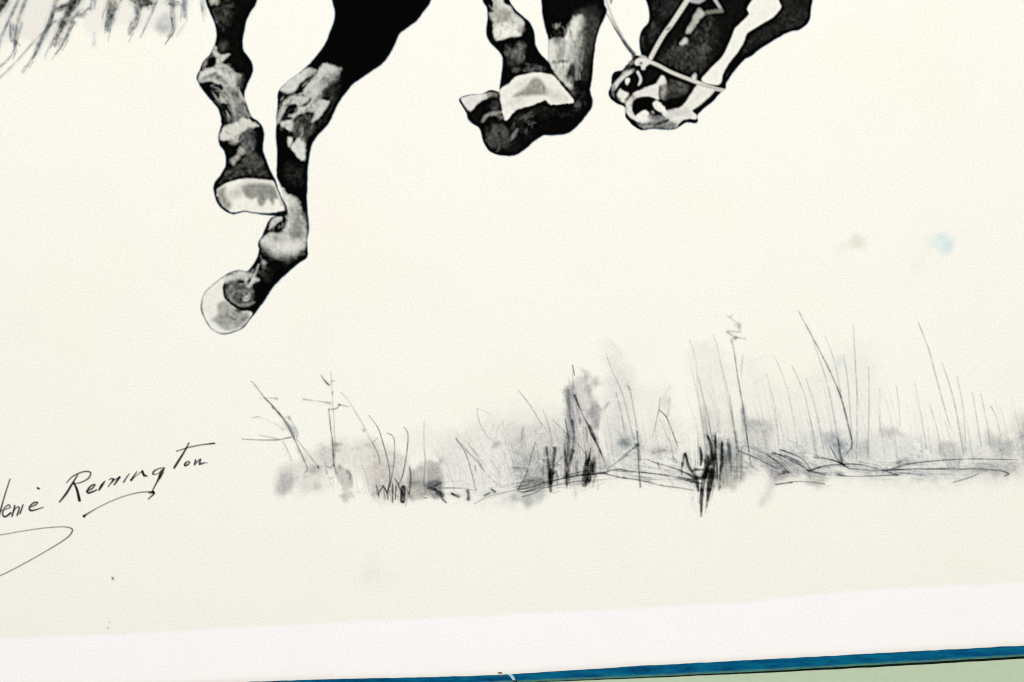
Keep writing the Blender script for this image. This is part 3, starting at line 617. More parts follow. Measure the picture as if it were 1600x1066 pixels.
fc(C7, [(940, 860), (1060, 880), (1150, 950), (1060, 975), (960, 930)], .82, 6, .8); fc(C7, ell(700, 820, 60, 30, -35), .83, 6, .8); fc(C7, ell(660, 980, 80, 40, -20), .86, 6, .8, LILAC)
sc(C7, [(1030, 735), (1090, 800), (1180, 910)], 2, .25, .9)

# ---------------- head
H8, H8b, H8c = T(930, 0, 7.614), T(930, 80, 7.614), T(1080, 0, 7.614)
outH = [(985, -105), (998, -50), (1009, 0), (1013.5, 16), (1013, 34), (1003.5, 46), (999, 58), (999.5, 76), (1002, 87), (992, 86), (986.5, 94.5), (978.5, 102.5), (973, 109), (960, 113), (955.5, 122), (955, 132.5), (951, 145.5), (953.5, 153.5), (963, 161.5), (976, 167), (977, 181), (982.5, 189), (991.5, 198), (1003.5, 203.5), (1019, 201.5), (1043, 203.5), (1056, 201.5), (1062.5, 197.5), (1073, 191), (1085, 193), (1091, 189), (1089.5, 180), (1100.5, 169), (1114, 158), (1124.5, 146), (1134, 138), (1135, 131), (1141.5, 119.5), (1153.5, 104), (1164, 93), (1174.5, 88), (1187.5, 77.5), (1203.5, 67), (1220.5, 56.5), (1236, 49), (1248, 48), (1258.5, 40.5), (1265, 31.5), (1267, 16), (1270, 0), (1280, -50), (1290, -105)]
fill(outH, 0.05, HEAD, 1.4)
cH = [HEAD, BRIDLE]
def fh(zz, pts, tone, f=1.5, op=1, tint=NEUT, mott=0.05, pid=0, **k): fill(zz(pts), tone, pid, f, op, tint, mott, clip=cH, rough=k.pop('rough', 0.5), **k)
def sh(zz, pts, w, tone, op=1.0, f=1.2, pid=0, **k): stroke(zz(pts), w, tone, pid, op, f, clip=cH, mul=False, jit=.15, **k)
# dull sheen of the black coat
fh(H8, [(860, 620), (1100, 420), (1300, 250), (1400, 180), (1420, 500), (1300, 800), (1200, 920), (1000, 860), (720, 720)], .15, 10, .9, mott=.13)
fh(H8, ell(1000, 600, 110, 70, -30), .26, 8, .7, mott=.14); fh(H8, ell(1080, 760, 110, 60, 10), .24, 8, .7, mott=.14); fh(H8, ell(1250, 720, 40, 50), .34, 6, .7, OLIVE, mott=.1); fh(H8, ell(1290, 590, 40, 50), .36, 6, .7, LILAC, mott=.1)
fh(H8, ell(1340, 420, 40, 90), .2, 8, .8, mott=.1); fh(H8, ell(900, 90, 130, 90, -30), .16, 10, .8, LILAC, mott=.08); fh(H8, ell(700, 400, 60, 90), .2, 8, .7, mott=.12); fh(H8, ell(685, 310, 12, 40, 10), .36, 4, .7)
fh(H8, ell(550, 480, 14, 60), .4, 4, .6, LILAC)
fh(H8c, [(1080, 0), (1420, 0), (1400, 230), (1250, 340), (1000, 420), (700, 520), (720, 440), (950, 280), (1060, 160)], .14, 9, .9, mott=.06); fh(H8c, ell(640, 560, 60, 60), .18, 8, .7, mott=.1)
fh(H8c, ell(420, 920, 40, 50, 30), .22, 6, .8, mott=.1)
fh(H8, [(900, 760), (960, 720), (985, 760), (940, 830), (895, 810)], .02, 3, .9)
dabs(H8([(860, 620), (1300, 250), (1400, 200), (1420, 480), (1300, 800), (1200, 900), (720, 720)]), 170, [.03, .05, .2, .3, .42, .12], 2, 8, 70, cH, 41, (.3, .6), 35)
dabs(H8([(640, 0), (1000, 0), (800, 330), (560, 640), (540, 440), (640, 300)]), 60, [.03, .2, .28], 2, 9, -60, cH, 42, (.25, .5), 30)
# blaze
fh(H8c, [(800, -500), (1050, -500), (1010, -150), (1035, 0), (1068, 70), (1050, 120), (980, 200), (900, 252), (800, 310), (662, 400), (640, 470), (592, 560), (540, 640), (480, 712), (420, 800), (372, 900), (330, 1010), (125, 965), (200, 850), (330, 720), (380, 660), (430, 560), (482, 440), (520, 345), (560, 300), (662, 205), (688, 160), (665, 110), (700, 40), (745, -60)], .965, 1.5, mott=.015, rough=.15)
fh(H8b, [(1235, 395), (1400, 428), (1425, 460), (1340, 580), (1262, 660), (1165, 705), (1215, 770), (1190, 815), (1080, 810), (1020, 860), (960, 900), (870, 840), (830, 790), (790, 740), (840, 710), (900, 690), (1000, 672), (1080, 600), (1140, 510), (1195, 420)], .93, 2, mott=.03)
fh(H8b, [(880, 720), (1000, 700), (1080, 690), (1120, 740), (1000, 780), (900, 790)], .8, 6, .8, LILAC)
fh(H8b, [(1155, 712), (1250, 640), (1380, 530), (1440, 480), (1490, 470), (1495, 510), (1400, 605), (1300, 690), (1225, 775), (1200, 745)], .1, 1.6, mott=.07)
# muzzle
fh(H8b, [(480, 480), (600, 430), (720, 385), (790, 290), (840, 320), (850, 430), (855, 560), (800, 560), (750, 575), (620, 540), (500, 560), (430, 620), (440, 720), (480, 780), (540, 720), (600, 710), (640, 760), (700, 790), (660, 850), (520, 850), (400, 765), (368, 700), (390, 600), (430, 540)], .92, 1.8, tint=LILAC, mott=.03)
fh(H8b, [(780, 410), (860, 400), (870, 560), (800, 580), (765, 520)], .5, 3, .9, mott=.1); fh(H8b, ell(820, 520, 22, 50), .72, 4, .8)
sh(H8b, [(775, 420), (765, 520), (790, 590), (840, 670)], [3, 3, 5, 6], .1, .9, 1.6)
fh(H8b, [(860, 380), (960, 350), (1110, 390), (1080, 480), (960, 540), (870, 480)], .3, 6, .9, OLIVE, mott=.14)
fh(H8b, [(850, 490), (960, 560), (1100, 500), (1060, 600), (960, 680), (850, 700), (800, 620)], .01, 4, .9)
fh(H8b, [(445, 650), (490, 575), (600, 545), (705, 565), (690, 640), (700, 690), (750, 735), (690, 745), (620, 700), (560, 710), (480, 755), (448, 715)], .01, 1.6)
fh(H8b, [(680, 620), (735, 590), (800, 640), (840, 690), (840, 735), (780, 730), (710, 690)], .95, 1.5)
fh(H8b, [(500, 770), (560, 720), (600, 700), (650, 760), (650, 820), (560, 840)], .97, 2, .9, COOL); fh(H8b, ell(685, 730, 16, 14), .6, 2.5)
fh(H8b, [(520, 870), (640, 840), (720, 790), (870, 800), (960, 880), (900, 935), (700, 920), (560, 940)], .62, 5, .9, COOL, mott=.16)
sh(H8b, [(720, 870), (790, 850), (860, 825)], [3, 4, 3], .25, .85, 1.8); fh(H8b, ell(900, 870, 50, 25, -30), .42, 5, .8, mott=.1); fh(H8b, ell(690, 800, 50, 30), .45, 5, .7, mott=.1)
sh(H8b, [(370, 770), (430, 845), (510, 905), (570, 940)], [6, 7, 6, 3], .08, .95, 1.6)
sh(H8b, [(560, 945), (700, 930), (860, 940), (960, 925), (1010, 890)], [2, 2, 2.4, 2], .4, .8, 1.5)
sh(H8b, [(1015, 885), (1050, 845), (1110, 828), (1200, 842)], [6, 5.5, 4.5, 4], .12, .95, 1.6)
fh(H8b, [(885, 810), (960, 800), (1040, 800), (1010, 850), (950, 890), (890, 850)], .88, 4, .8)
dabs(H8b([(520, 860), (640, 840), (720, 780), (880, 790), (980, 880), (900, 930), (560, 935)]), 90, [.2, .35, .8, .9, .5], 1.8, 7, -25, cH, 43, (.3, .7), 40)
dabs(H8b([(840, 350), (1120, 390), (1080, 480), (960, 560), (840, 560)]), 50, [.05, .3, .45, .1], 2, 7, 80, cH, 44, (.3, .6), 40)
# nostril side
fh(H8b, [(330, 240), (460, 210), (440, 260), (330, 330), (230, 450), (200, 430), (210, 380), (300, 290)], .7, 2, .9, OLIVE, mott=.1)
fh(H8b, [(200, 250), (320, 245), (270, 320), (225, 375), (190, 380)], .08, 2)
sh(H8b, [(420, 250), (320, 320), (250, 400), (215, 465)], [4, 5.5, 6, 4], .88, 1, 1.5)
fh(H8b, ell(385, 360, 24, 40, 15), .95, 1.6); sh(H8b, [(505, 250), (540, 320), (535, 370), (515, 405)], [4, 4, 4, 2], .88, 1)
fh(H8b, [(255, 520), (300, 445), (320, 465), (395, 495), (390, 540), (355, 575), (350, 620), (280, 580)], .94, 2, mott=.04)
fh(H8b, ell(205, 520, 25, 20), .45, 4, .8, mott=.1); fh(H8b, [(390, 540), (480, 530), (470, 580), (390, 600)], .55, 3.5, .8, mott=.12)
fh(H8b, [(365, 570), (440, 540), (440, 620), (430, 700), (470, 790), (430, 800), (365, 720)], .88, 2.2, .9)
fh(H8b, ell(395, 195, 28, 28), .12, 2.5); fh(H8b, ell(440, 140, 22, 50, 20), .2, 3)
sh(H8b, [(365, 765), (400, 825), (460, 885), (540, 925)], [5, 7, 7, 4], .04, 1, 1.3); sh(H8b, [(540, 890), (620, 870), (690, 855)], [4, 3, 3], .4, .8, 2)
sh(H8b, [(700, 880), (780, 860), (870, 822)], [3, 4.5, 3], .15, .9, 1.5); sh(H8b, [(760, 900), (850, 890), (930, 860)], [4, 4, 3], .42, .8, 2); sh(H8b, [(640, 770), (700, 800), (760, 790)], [3, 4, 3], .4, .75, 1.8)
sh(H8b, [(560, 930), (680, 915), (780, 925)], [3, 3, 3], .35, .8, 1.8); sh(H8b, [(850, 905), (930, 890)], [5, 4], .5, .7, 2); sh(H8b, [(1010, 890), (1060, 845), (1130, 830), (1200, 845)], [6, 6, 5, 4], .06, 1, 1.3)
sh(H8b, [(890, 760), (1000, 740), (1120, 770)], [5, 6, 5], .84, .7, 3); sh(H8b, [(900, 815), (1000, 790), (1090, 800)], [3, 3, 3], .96, .8, 2)
sh(H8b, [(375, 590), (400, 545), (440, 520)], [2, 4, 3], .2, .85, 1.5); sh(H8b, [(235, 490), (250, 540), (300, 580)], [3, 3, 2], .15, .85, 1.4); sh(H8b, [(170, 490), (175, 545), (250, 605), (350, 655)], [6, 5, 5, 4], .05, 1, 1.3)
sh(H8b, [(235, 410), (215, 470), (245, 470)], [2, 3, 2], .1, .8, 1.3); sh(H8b, [(460, 480), (500, 460), (560, 440)], [4, 4, 3], .1, .8, 1.6)
sh(H8, [(650, 800), (760, 845), (900, 915), (1090, 985), (1190, 1018)], [3.4, 4, 4, 4, 3], .02, .95, 1.3); sh(H8, [(640, 690), (690, 700), (740, 725)], [3, 3, 2], .03, .9, 1.2)
# light marks on the cheek
fh(H8, [(1240, 98), (1275, 130), (1305, 180), (1240, 235), (1190, 320), (1130, 395), (1090, 400), (1085, 365), (1140, 262), (1190, 150)], .72, 2.2, mott=.06)
fh(H8, [(1000, 520), (1050, 460), (1085, 455), (1105, 500), (1040, 545)], .8, 2)
sh(H8c, [(240, -80), (290, 10), (345, 95)], [5, 5, 4], .82, .95, 1.5, BRIDLE)
sh(H8c, [(190, 150), (260, 140), (360, 130)], [5, 5, 6], .55, .9, 2, BRIDLE, tint=OLIVE)
sh(H8, [(1140, 10), (1230, 20), (1290, -10)], [5, 6, 5], .8, .9, 2, BRIDLE)
# rope bridle
sh(H8, [(1500, -800), (1250, -250), (1110, -20), (1000, 150), (900, 300), (830, 390), (740, 540), (660, 690)], [7.5, 7.5, 7.5, 7.5, 7, 6.5, 6.5, 6.5], .91, 1, 1.3, BRIDLE, tint=OLIVE)
fh(H8, ell(865, 345, 32, 14, -25), .5, 2.2, .9)
sh(H8, [(640, 735), (750, 780), (900, 860), (1100, 940), (1230, 990), (1380, 1045), (1560, 1085)], [6, 5.5, 5.5, 5.5, 6, 6, 5], .92, 1, 1.3, BRIDLE, tint=OLIVE)
sh(H8, [(1240, 1010), (1400, 1050), (1540, 1080)], [2, 3, 2], .68, .8, 1.8, BRIDLE)
fh(H8, [(1140, 930), (1185, 870), (1210, 900), (1190, 960)], .88, 2)
fh(H8, [(470, 740), (500, 700), (560, 690), (630, 700), (650, 750), (610, 790), (590, 830), (550, 830), (540, 780), (490, 780)], .92, 1.8, pid=BRIDLE)
fh(H8, ell(545, 755, 18, 14), .3, 1.8); fh(H8, ell(460, 680, 22, 36, 10), .15, 2.4)
sh(H8, [(490, 620), (530, 660), (600, 690)], [3, 4, 4], .85, .9, 1.5, BRIDLE)
def ticks(zz, a, b, n, ln, w, tone, ang):
    (x0, y0), (x1, y1) = zz([a, b])
    for i in range(n):
        u = (i + .5) / n; x, y = x0 + (x1 - x0) * u, y0 + (y1 - y0) * u; q = math.radians(ang)
        stroke([(x - ln * math.cos(q), y - ln * math.sin(q)), (x + ln * math.cos(q), y + ln * math.sin(q))], w, tone, 0, .6, 1.0, clip=[BRIDLE], mul=False, jit=.5)
ticks(H8, (660, 745), (1230, 990), 17, 2.2, 1.2, .6, 75); ticks(H8, (1240, 1000), (1540, 1080), 8, 2.2, 1.3, .5, 70); ticks(H8, (1100, 0), (870, 340), 7, 3, 1.1, .68, 10); ticks(H8, (840, 380), (670, 680), 9, 3, 1.2, .62, 10)
sh(H8, [(650, 765), (760, 812), (900, 885), (1100, 965), (1220, 1010)], [1.2, 1.4, 1.4, 1.4, 1], .35, .6, 1.0)
# rein
stroke(H8([(60, -300), (110, -60), (150, 60), (200, 200), (260, 330), (300, 420)]), [4.4, 4.4, 4.2, 4, 5, 5], .84, REIN, 1, 1.2, mul=False, jit=.1)
stroke(H8([(330, 480), (390, 560), (460, 640)]), [4.6, 5, 4.6], .62, REIN, 1, 1.3, mul=False, jit=.1)
stroke(H8([(300, 410), (340, 490)]), [4.6, 4.6], .72, REIN, 1, 1.3, mul=False, jit=.1)
stroke(H8([(135, 160), (240, 350), (320, 480), (390, 590), (450, 650)]), [1.4, 2, 2, 2.4, 2.6], .25, REIN, .9, 1, mul=False)
stroke(H8([(150, 170), (230, 290), (290, 390)]), [.8, 1.2, 1.4], .5, REIN, .8, 1, mul=False)
stroke(H8([(350, 480), (420, 580), (480, 640)]), [1.4, 1.6], .35, REIN, .8, 1, mul=False)
stroke(H8([(175, -100), (190, -10), (185, 40)]), [7, 6, 2], .12, REIN, .9, 1.4, mul=False)
stroke(H8([(225, 330), (290, 420), (345, 500), (400, 580), (460, 650)]), [1.2, 2.6, 3, 3.4, 3], .16, REIN, .9, 1, mul=False, jit=.5, tint=NAVY)
stroke(H8([(255, 330), (295, 395)]), [2, 3], .6, REIN, .9, 1.2, mul=False); stroke(H8([(370, 500), (400, 545)]), [1.6, 2], .75, REIN, .9, 1.2, mul=False)
fill(H8(ell(455, 665, 26, 26)), .2, REIN, 2.2, .85); fill(H8(ell(425, 745, 34, 24, -40)), .45, REIN, 2.5, .8, mott=.15)
fill(H8(ell(390, 800, 22, 22)), .2, REIN, 2.2, .85)

# ---------------- drawn grain of the horse: brush streaks in the half tones, slight bleed
hs = np.isin(IDM, [LEGA, HOOFA, LEGB, HOOFB, LEGC, HOOFC, LEGD, HOOFD, HEAD])
ND = vnoise(2.2, 1, 3.5); NG = vnoise(2.5, 2.5, 1)
lum = np.clip(MUL.mean(2), 1e-5, 1) ** (1 / 2.2)
amp = np.clip(4 * lum * (1 - lum), 0, 1) * hs + 0.05 * hs * (lum < .25) * (lum > .045)
t2 = np.clip(lum + amp * ((ND - .5) * .07 + (N5 - .5) * .09 + (N2 - .5) * .06), 0.0, 1)
MUL *= np.where(hs, (t2 / lum) ** 2.2, 1)[..., None].astype(np.float32)
def soften(a, sg):
    r = int(sg * 3) + 1; kx = np.exp(-np.arange(-r, r + 1) ** 2 / (2 * sg * sg)); kx /= kx.sum(); o = np.zeros_like(a); o2 = np.zeros_like(a)
    for i, w_ in enumerate(kx): o += np.roll(a, i - r, 0) * w_
    for i, w_ in enumerate(kx): o2 += np.roll(o, i - r, 1) * w_
    return o2
sf = soften(MUL[:700], .85); hm = hs[:700, :, None]
MUL[:700] = np.where(hm, sf, MUL[:700])
# a little edge contrast, as the print has
sf = soften(MUL[:700], 2.2); MUL[:700] = np.where(hm, np.clip(MUL[:700] + (MUL[:700] - sf) * .45, 0.0005, 1), MUL[:700])

# ---------------- signature
z = T(0, 670, 4.442)
def ss(pts, w=1.3, tone=.25, op=1.0): stroke(z(pts), (np.array(w) ** 1.25 * 1.3 + .35 if hasattr(w, '__len__') else w * 1.3 + .5), tone * .45, SIGN, op, .85, tint=NAVY, jit=.12)
ss([(70, 350), (42, 435), (20, 510), (-5, 600)], [1.2, 1.4, 1.8]); ss([(-10, 575), (30, 562), (72, 545), (60, 528), (32, 550), (18, 590), (35, 612), (75, 585)], [1, 1.2, 1.3, 1.6, 2])
ss([(103, 535), (95, 570), (84, 608)], 1.8); ss([(92, 575), (115, 548), (135, 545), (120, 600)], [1, 1.2, 1.8]); ss([(160, 530), (140, 588)], 1.7)
ss([(203, 548), (245, 530), (262, 512), (235, 514), (205, 545), (212, 568), (250, 562), (300, 545)], [1.2, 1.6, 1.4, 1.8, 2, 1.6, 1]); ss([(262, 412), (270, 416)], 2.2, .3)
ss([(540, 320), (500, 385), (460, 450), (415, 507)], [1.2, 2, 2.2, 1.6], .2); ss([(462, 375), (500, 335), (545, 310), (595, 296), (630, 305), (618, 340), (575, 368), (510, 385)], [1, 1.3, 1.4, 1.4, 1.6, 1.4, 1], .3)
ss([(512, 372), (535, 425), (552, 497)], [1.6, 2.4, 2.8], .15)
ss([(600, 435), (640, 415), (660, 388), (630, 398), (606, 432), (618, 446), (672, 425)], [1.4, 1.6, 1.4, 2, 2.2, 1.4], .2)
y_ = z; z = T(140, 730, 13.33)
ss([(320, 295), (255, 380), (200, 475)], [1.2, 2.6, 1.8], .15); ss([(410, 265), (450, 240), (495, 250), (480, 290), (430, 350), (392, 405)], [1, 1.2, 2, 2, 1.2, 1.2], .2); ss([(485, 285), (550, 250), (625, 212)], [1, 1, 1.6], .4)
ss([(625, 212), (570, 290), (512, 370)], [2.2, 2, 1.4], .18); ss([(825, 140), (770, 220), (712, 310)], [1, 1.4, 1.6], .35); ss([(985, 95), (920, 190), (868, 270)], [1, 1.6, 2.2], .25); ss([(868, 265), (960, 190), (1050, 120), (1105, 90)], [1.6, .8, .9, 1.6], .35); ss([(1100, 88), (1135, 170), (1200, 185)], [2.2, 2.4, 1.4], .2)
ss([(1560, 15), (1440, 30), (1340, 90), (1320, 145), (1380, 150), (1450, 120)], [1, 1.2, 1.8, 1.8, 1, .8], .3); ss([(1560, 20), (1500, 110), (1470, 190), (1400, 320), (1300, 510)], [1, 3.6, 3, 1.6, 1.1], .12); z = y_
ss([(1062, 436), (1070, 450), (1028, 490)], [1.6, 2, 1], .25); ss([(1035, 445), (1065, 442)], [1.4, 2.6], .25)
ss([(585, 606), (600, 595), (680, 548), (780, 500), (880, 463), (980, 441), (1060, 438)], [3, 1.6, .8, .8, .9, 1, 1.4], .4)
ss([(1312, 98), (1285, 150), (1245, 215), (1210, 270)], [1.3, 1.8, 2.2, 2.2], .2); ss([(1225, 157), (1310, 130), (1400, 112), (1488, 102)], [1, 1.2, 1.2, 1.8], .4)
ss([(1308, 226), (1286, 240), (1284, 256), (1304, 250), (1318, 234), (1308, 226)], [1.2, 1.8, 2, 1.6, 1.2, 1], .18); ss([(1358, 218), (1350, 250)], 1.8, .2); ss([(1352, 248), (1392, 212), (1385, 246), (1418, 236)], [1, 1.6, 2, 1.2], .25); ss([(1418, 236), (1440, 238)], .6, .7)
ss([(-150, 765), (0, 738), (150, 712), (300, 690), (430, 681), (490, 689), (503, 706), (480, 745), (400, 802), (250, 890), (100, 972), (0, 1020), (-160, 1085)], [.7, .7, .7, .8, 1, 1.4, 1.2, .9, .9, .9, .9], .45)
ss([(780, 1033), (786, 1042)], 1.8, .6, .7)

# ---------------- stains and specks
BLU = np.array((0.86, 0.97, 1.04))
def stain(cx, cy, rx, ry, ang, col3, op, pid, f=9):
    p = smooth(ell(cx, cy, rx, ry, ang, 12, .2), True); sl, gx, gy = box(p, f * 2)
    s = sdf(p, gx, gy) + (N12[sl] - .5) * 6; u = np.clip(.5 + s / (2 * f), 0, 1); c = (u * u * (3 - 2 * u) * op)[..., None]
    MUL[sl] *= 1 + (np.array(col3, np.float32) - 1) * c
    IDM[sl][c[..., 0] > .1] = pid; COV[sl] = np.maximum(COV[sl], c[..., 0])
stain(1476, 380, 13, 14, 25, (.78, .90, .955), .9, STAIN, 9); stain(1483, 385, 6, 7, 0, (.85, .92, .96), .8, STAIN, 6)
stain(1460, 374, 20, 9, -10, (.9, .965, .985), .9, STAIN); stain(1443, 400, 22, 7, -52, (.93, .97, .972), .8, STAIN, 8)
stain(1340, 377, 14, 10, 15, (.86, .85, .83), .9, STAIN2); stain(1322, 385, 16, 7, -10, (.94, .945, .92), .9, STAIN2)
for x, y, r in ((176, 905, 1.4), (171, 972, 1.6), (169, 981, 2)):
    fill(ell(x, y, r, r, n=7), .7, part('speck'), 1.2, .6, COOL, mul=True)
STAIN3 = part('stain', None, 'very faint grey smudge below the grass')
stain(580, 885, 14, 22, 20, (.955, .95, .945), .9, STAIN3, 12); stain(585, 905, 34, 16, 0, (.975, .972, .96), .9, STAIN3, 12)

# ---------------- grass
def wash(zz, pts, tone, f=5, op=1.0, tint=LILAC, mott=.05, pid=None):
    p = zz(pts); cx = sum(q[0] for q in p) / len(p)
    sz = min(max(q[0] for q in p) - min(q[0] for q in p), max(q[1] for q in p) - min(q[1] for q in p))
    k = min(1, sz / 26)
    fill(p, tone, pid or gid(cx), f * 1.7 * (.5 + .5 * k), op * (.45 + .4 * k), 1 + (tint - 1) * .8, mott * 1.6, mul=True, rough=4.5 * k, patchy=True)
def g(zz, pts, w=1.2, tone=.5, op=.95, **k):
    p = zz(pts); cx = p[-1][0]
    k.setdefault('f', .75); k.setdefault('tint', np.array((.90, .985, 1.10)))
    wa = np.array(w, float) if hasattr(w, '__len__') else np.array([w, w], float)
    if wa.max() >= 1.9: stroke(p, list(wa * 2.2 + 3), .72, gid(cx), .34, 2.6, jit=.8, tint=COOL)
    r = random.Random(int(p[0][0] * 31 + p[0][1] * 17)); n_ = len(p)
    p = [(x + r.uniform(-.35, .35), y + r.uniform(-.35, .35)) for x, y in p]
    if tone >= .5:
        k['f'] = 1.05; k['tint'] = np.array((.965, .99, 1.025))
        stroke(p, list(wa * 1.1 + .5), min(tone + .07, .9), gid(cx), op * .95, jit=.5, **k)
    else: stroke(p, list(wa * 1.15 + .4), tone * .85, gid(cx), op, jit=.42, **k)
G1, G2, G3, G4, G5, G6 = T(370, 570, 5.922), T(420, 640, 5.33), T(680, 560, 4.1), T(900, 520, 5.33), T(980, 640, 5.922), T(1140, 480, 3.478)
PINK = np.array((1.0, 0.975, 0.985))
# washes, left to right
wash(G2, [(60, 640), (80, 520), (130, 460), (240, 420), (300, 360), (470, 340), (480, 480), (440, 640), (330, 690), (180, 690), (90, 690)], .90, 7, 1, PINK, .04, GID[0])
wash(G2, [(460, 350), (540, 280), (780, 262), (900, 280), (960, 400), (1000, 560), (900, 740), (830, 700), (760, 560), (700, 520), (600, 480), (480, 480)], .91, 7, 1, PINK, .04, GID[0])
wash(G2, [(870, 280), (1010, 340), (1150, 430), (1240, 490), (1310, 420), (1420, 420), (1450, 500), (1440, 640), (1440, 720), (1180, 740), (900, 740), (860, 500)], .90, 7, 1, PINK, .04, GID[1])
wash(G2, [(65, 650), (90, 540), (200, 520), (240, 560), (190, 690), (80, 690)], .83, 5, 1, COOL); wash(G2, [(580, 480), (680, 500), (710, 640), (725, 745), (630, 765), (595, 660)], .77, 2.5, 1, NEUT, .07)
wash(G2, ell(380, 500, 45, 34), .78, 4, 1, COOL); wash(G2, ell(400, 630, 32, 34), .86, 3, 1, PINK); wash(G2, ell(515, 580, 10, 10), .75, 2, 1, PINK); wash(G2, ell(640, 655, 28, 14), 1.0, 2)
wash(G2, [(1155, 500), (1250, 480), (1300, 420), (1410, 415), (1445, 470), (1440, 610), (1300, 620), (1160, 600)], .82, 3, 1, NEUT); wash(G2, [(1310, 430), (1420, 425), (1445, 600), (1310, 610)], .88, 3, 1, COOL)
wash(G2, [(1180, 620), (1430, 605), (1460, 700), (1420, 740), (1330, 720), (1240, 720), (1180, 730)], .80, 3, 1, NEUT, .08); wash(G2, [(1300, 620), (1430, 610), (1460, 720), (1410, 720)], .75, 3, 1, COOL, .08)
wash(G2, ell(560, 300, 22, 22), .72, 3, 1, NEUT); wash(G2, [(540, 335), (600, 335), (570, 360)], .6, 2.5); wash(G2, ell(830, 295, 40, 14), .85, 3, 1, PINK); wash(G2, ell(740, 320, 10, 8), .75, 2); wash(G2, ell(940, 275, 16, 20), .85, 3, 1, COOL)
wash(G2, [(1040, 400), (1150, 380), (1170, 620), (1060, 700), (1010, 600)], .93, 5, 1, COOL); wash(G2, ell(870, 710, 20, 20), .85, 3); wash(G2, [(420, 300), (540, 280), (560, 340), (450, 360)], .95, 4)
wash(G2, [(1150, 190), (1500, 180), (1560, 600), (1440, 620), (1300, 380), (1160, 400)], .965, 10, 1, COOL, .02, GID[1])
wash(G3, [(140, 480), (520, 300), (800, 380), (830, 700), (720, 800), (500, 850), (360, 940), (60, 820)], .955, 14, 1, COOL, .02, GID[2])
wash(G3, [(480, 480), (640, 420), (820, 380), (840, 700), (700, 790), (520, 790), (470, 620)], .92, 10, 1, LILAC, .05, GID[2])
wash(G3, [(500, 640), (660, 600), (720, 700), (700, 790), (520, 760)], .88, 5, 1, COOL, .07); wash(G3, [(520, 790), (600, 765), (680, 770), (720, 800), (620, 830), (530, 840)], .72, 3, 1, NEUT, .1)
wash(G3, [(490, 870), (560, 850), (700, 850), (690, 900), (620, 935), (560, 940), (500, 910)], .78, 4, 1, COOL, .06); wash(G3, [(360, 930), (500, 860), (620, 940), (500, 965)], .93, 6, 1, COOL); wash(G3, ell(505, 705, 40, 12), .75, 3); wash(G3, ell(390, 550, 34, 14, -35), .8, 3); wash(G3, ell(505, 600, 36, 9, 20), .85, 3, 1, PINK)
wash(G3, [(850, 780), (1020, 740), (1000, 800), (920, 830), (915, 890), (890, 890), (880, 830)], .9, 6, 1, LILAC); wash(G3, ell(900, 870, 10, 22), .85, 3)
wash(G3, [(835, 190), (880, 140), (920, 95), (970, 100), (1010, 150), (1030, 230), (1055, 310), (1045, 420), (1020, 480), (1070, 620), (1100, 690), (1000, 760), (850, 780), (830, 600), (828, 380)], .84, 4, 1, LILAC, .05)
wash(G3, [(940, 90), (985, 110), (1000, 190), (1015, 260), (1020, 140), (1045, 160), (1045, 300), (1105, 290), (1050, 350), (1040, 440), (1000, 440), (980, 330), (960, 200)], .84, 3, 1, LILAC, .06)
wash(G3, [(832, 200), (870, 180), (890, 300), (895, 520), (860, 540), (840, 400)], .8, 4, 1, COOL, .08); wash(G3, [(930, 250), (960, 300), (960, 430), (930, 480), (905, 380)], 1.0, 4)
wash(G3, [(1170, 550), (1230, 500), (1240, 560)], .8, 4, 1, COOL); wash(G3, [(1060, 180), (1240, 100), (1240, 520), (1150, 680), (1080, 560), (1060, 400)], .955, 10, 1, COOL, .02, GID[4])
wash(G4, [(230, 130), (350, 130), (480, 400), (520, 950), (350, 960), (300, 600)], .95, 9, 1, COOL, .03, GID[4]); wash(G4, [(560, 520), (690, 450), (780, 440), (800, 560), (860, 950), (620, 1000), (600, 800)], .955, 8, 1, NEUT, .02, GID[4])
wash(G4, ell(400, 915, 52, 24, 10), .82, 4, 1, COOL); wash(G4, [(600, 960), (800, 950), (840, 1000), (640, 1030)], .87, 5, 1, LILAC); wash(G4, [(960, 130), (1180, 80), (1320, 500), (1340, 960), (1080, 960), (1000, 500)], .945, 9, 1, NEUT, .03, GID[5])
wash(G4, [(1030, 650), (1110, 620), (1150, 880), (1090, 960), (1050, 850)], .88, 4, 1, LILAC); wash(G4, [(1180, 640), (1200, 640), (1190, 760)], .85, 2.5, 1, OLIVE); wash(G4, [(690, 560), (780, 540), (760, 620), (700, 630)], .92, 4, 1, NEUT)
wash(G4, [(1425, 740), (1500, 730), (1620, 770), (1620, 1010), (1440, 990)], .90, 4, 1, LILAC, .04); wash(G4, ell(1480, 755, 50, 18), .9, 4, 1, COOL); wash(G4, [(1380, 620), (1420, 620), (1430, 940), (1390, 930)], .82, 3, 1, COOL)
wash(G5, [(880, 420), (960, 410), (1060, 420), (1075, 640), (1040, 665), (960, 735), (870, 740), (820, 720), (850, 560)], .76, 5, 1, NEUT, .08); wash(G5, [(870, 400), (1000, 300), (1060, 430), (900, 480)], .85, 6, 1, COOL); wash(G5, [(1080, 500), (1170, 480), (1220, 560), (1160, 620), (1080, 600)], .9, 5, 1, LILAC, .05)
wash(G5, [(1390, 600), (1380, 680), (1340, 760), (1260, 880), (1220, 870), (1280, 760), (1330, 650)], .86, 5, 1, LILAC, .06); wash(G5, [(1200, 430), (1330, 440), (1480, 580), (1400, 610), (1300, 560)], .82, 5, 1, LILAC, .06)
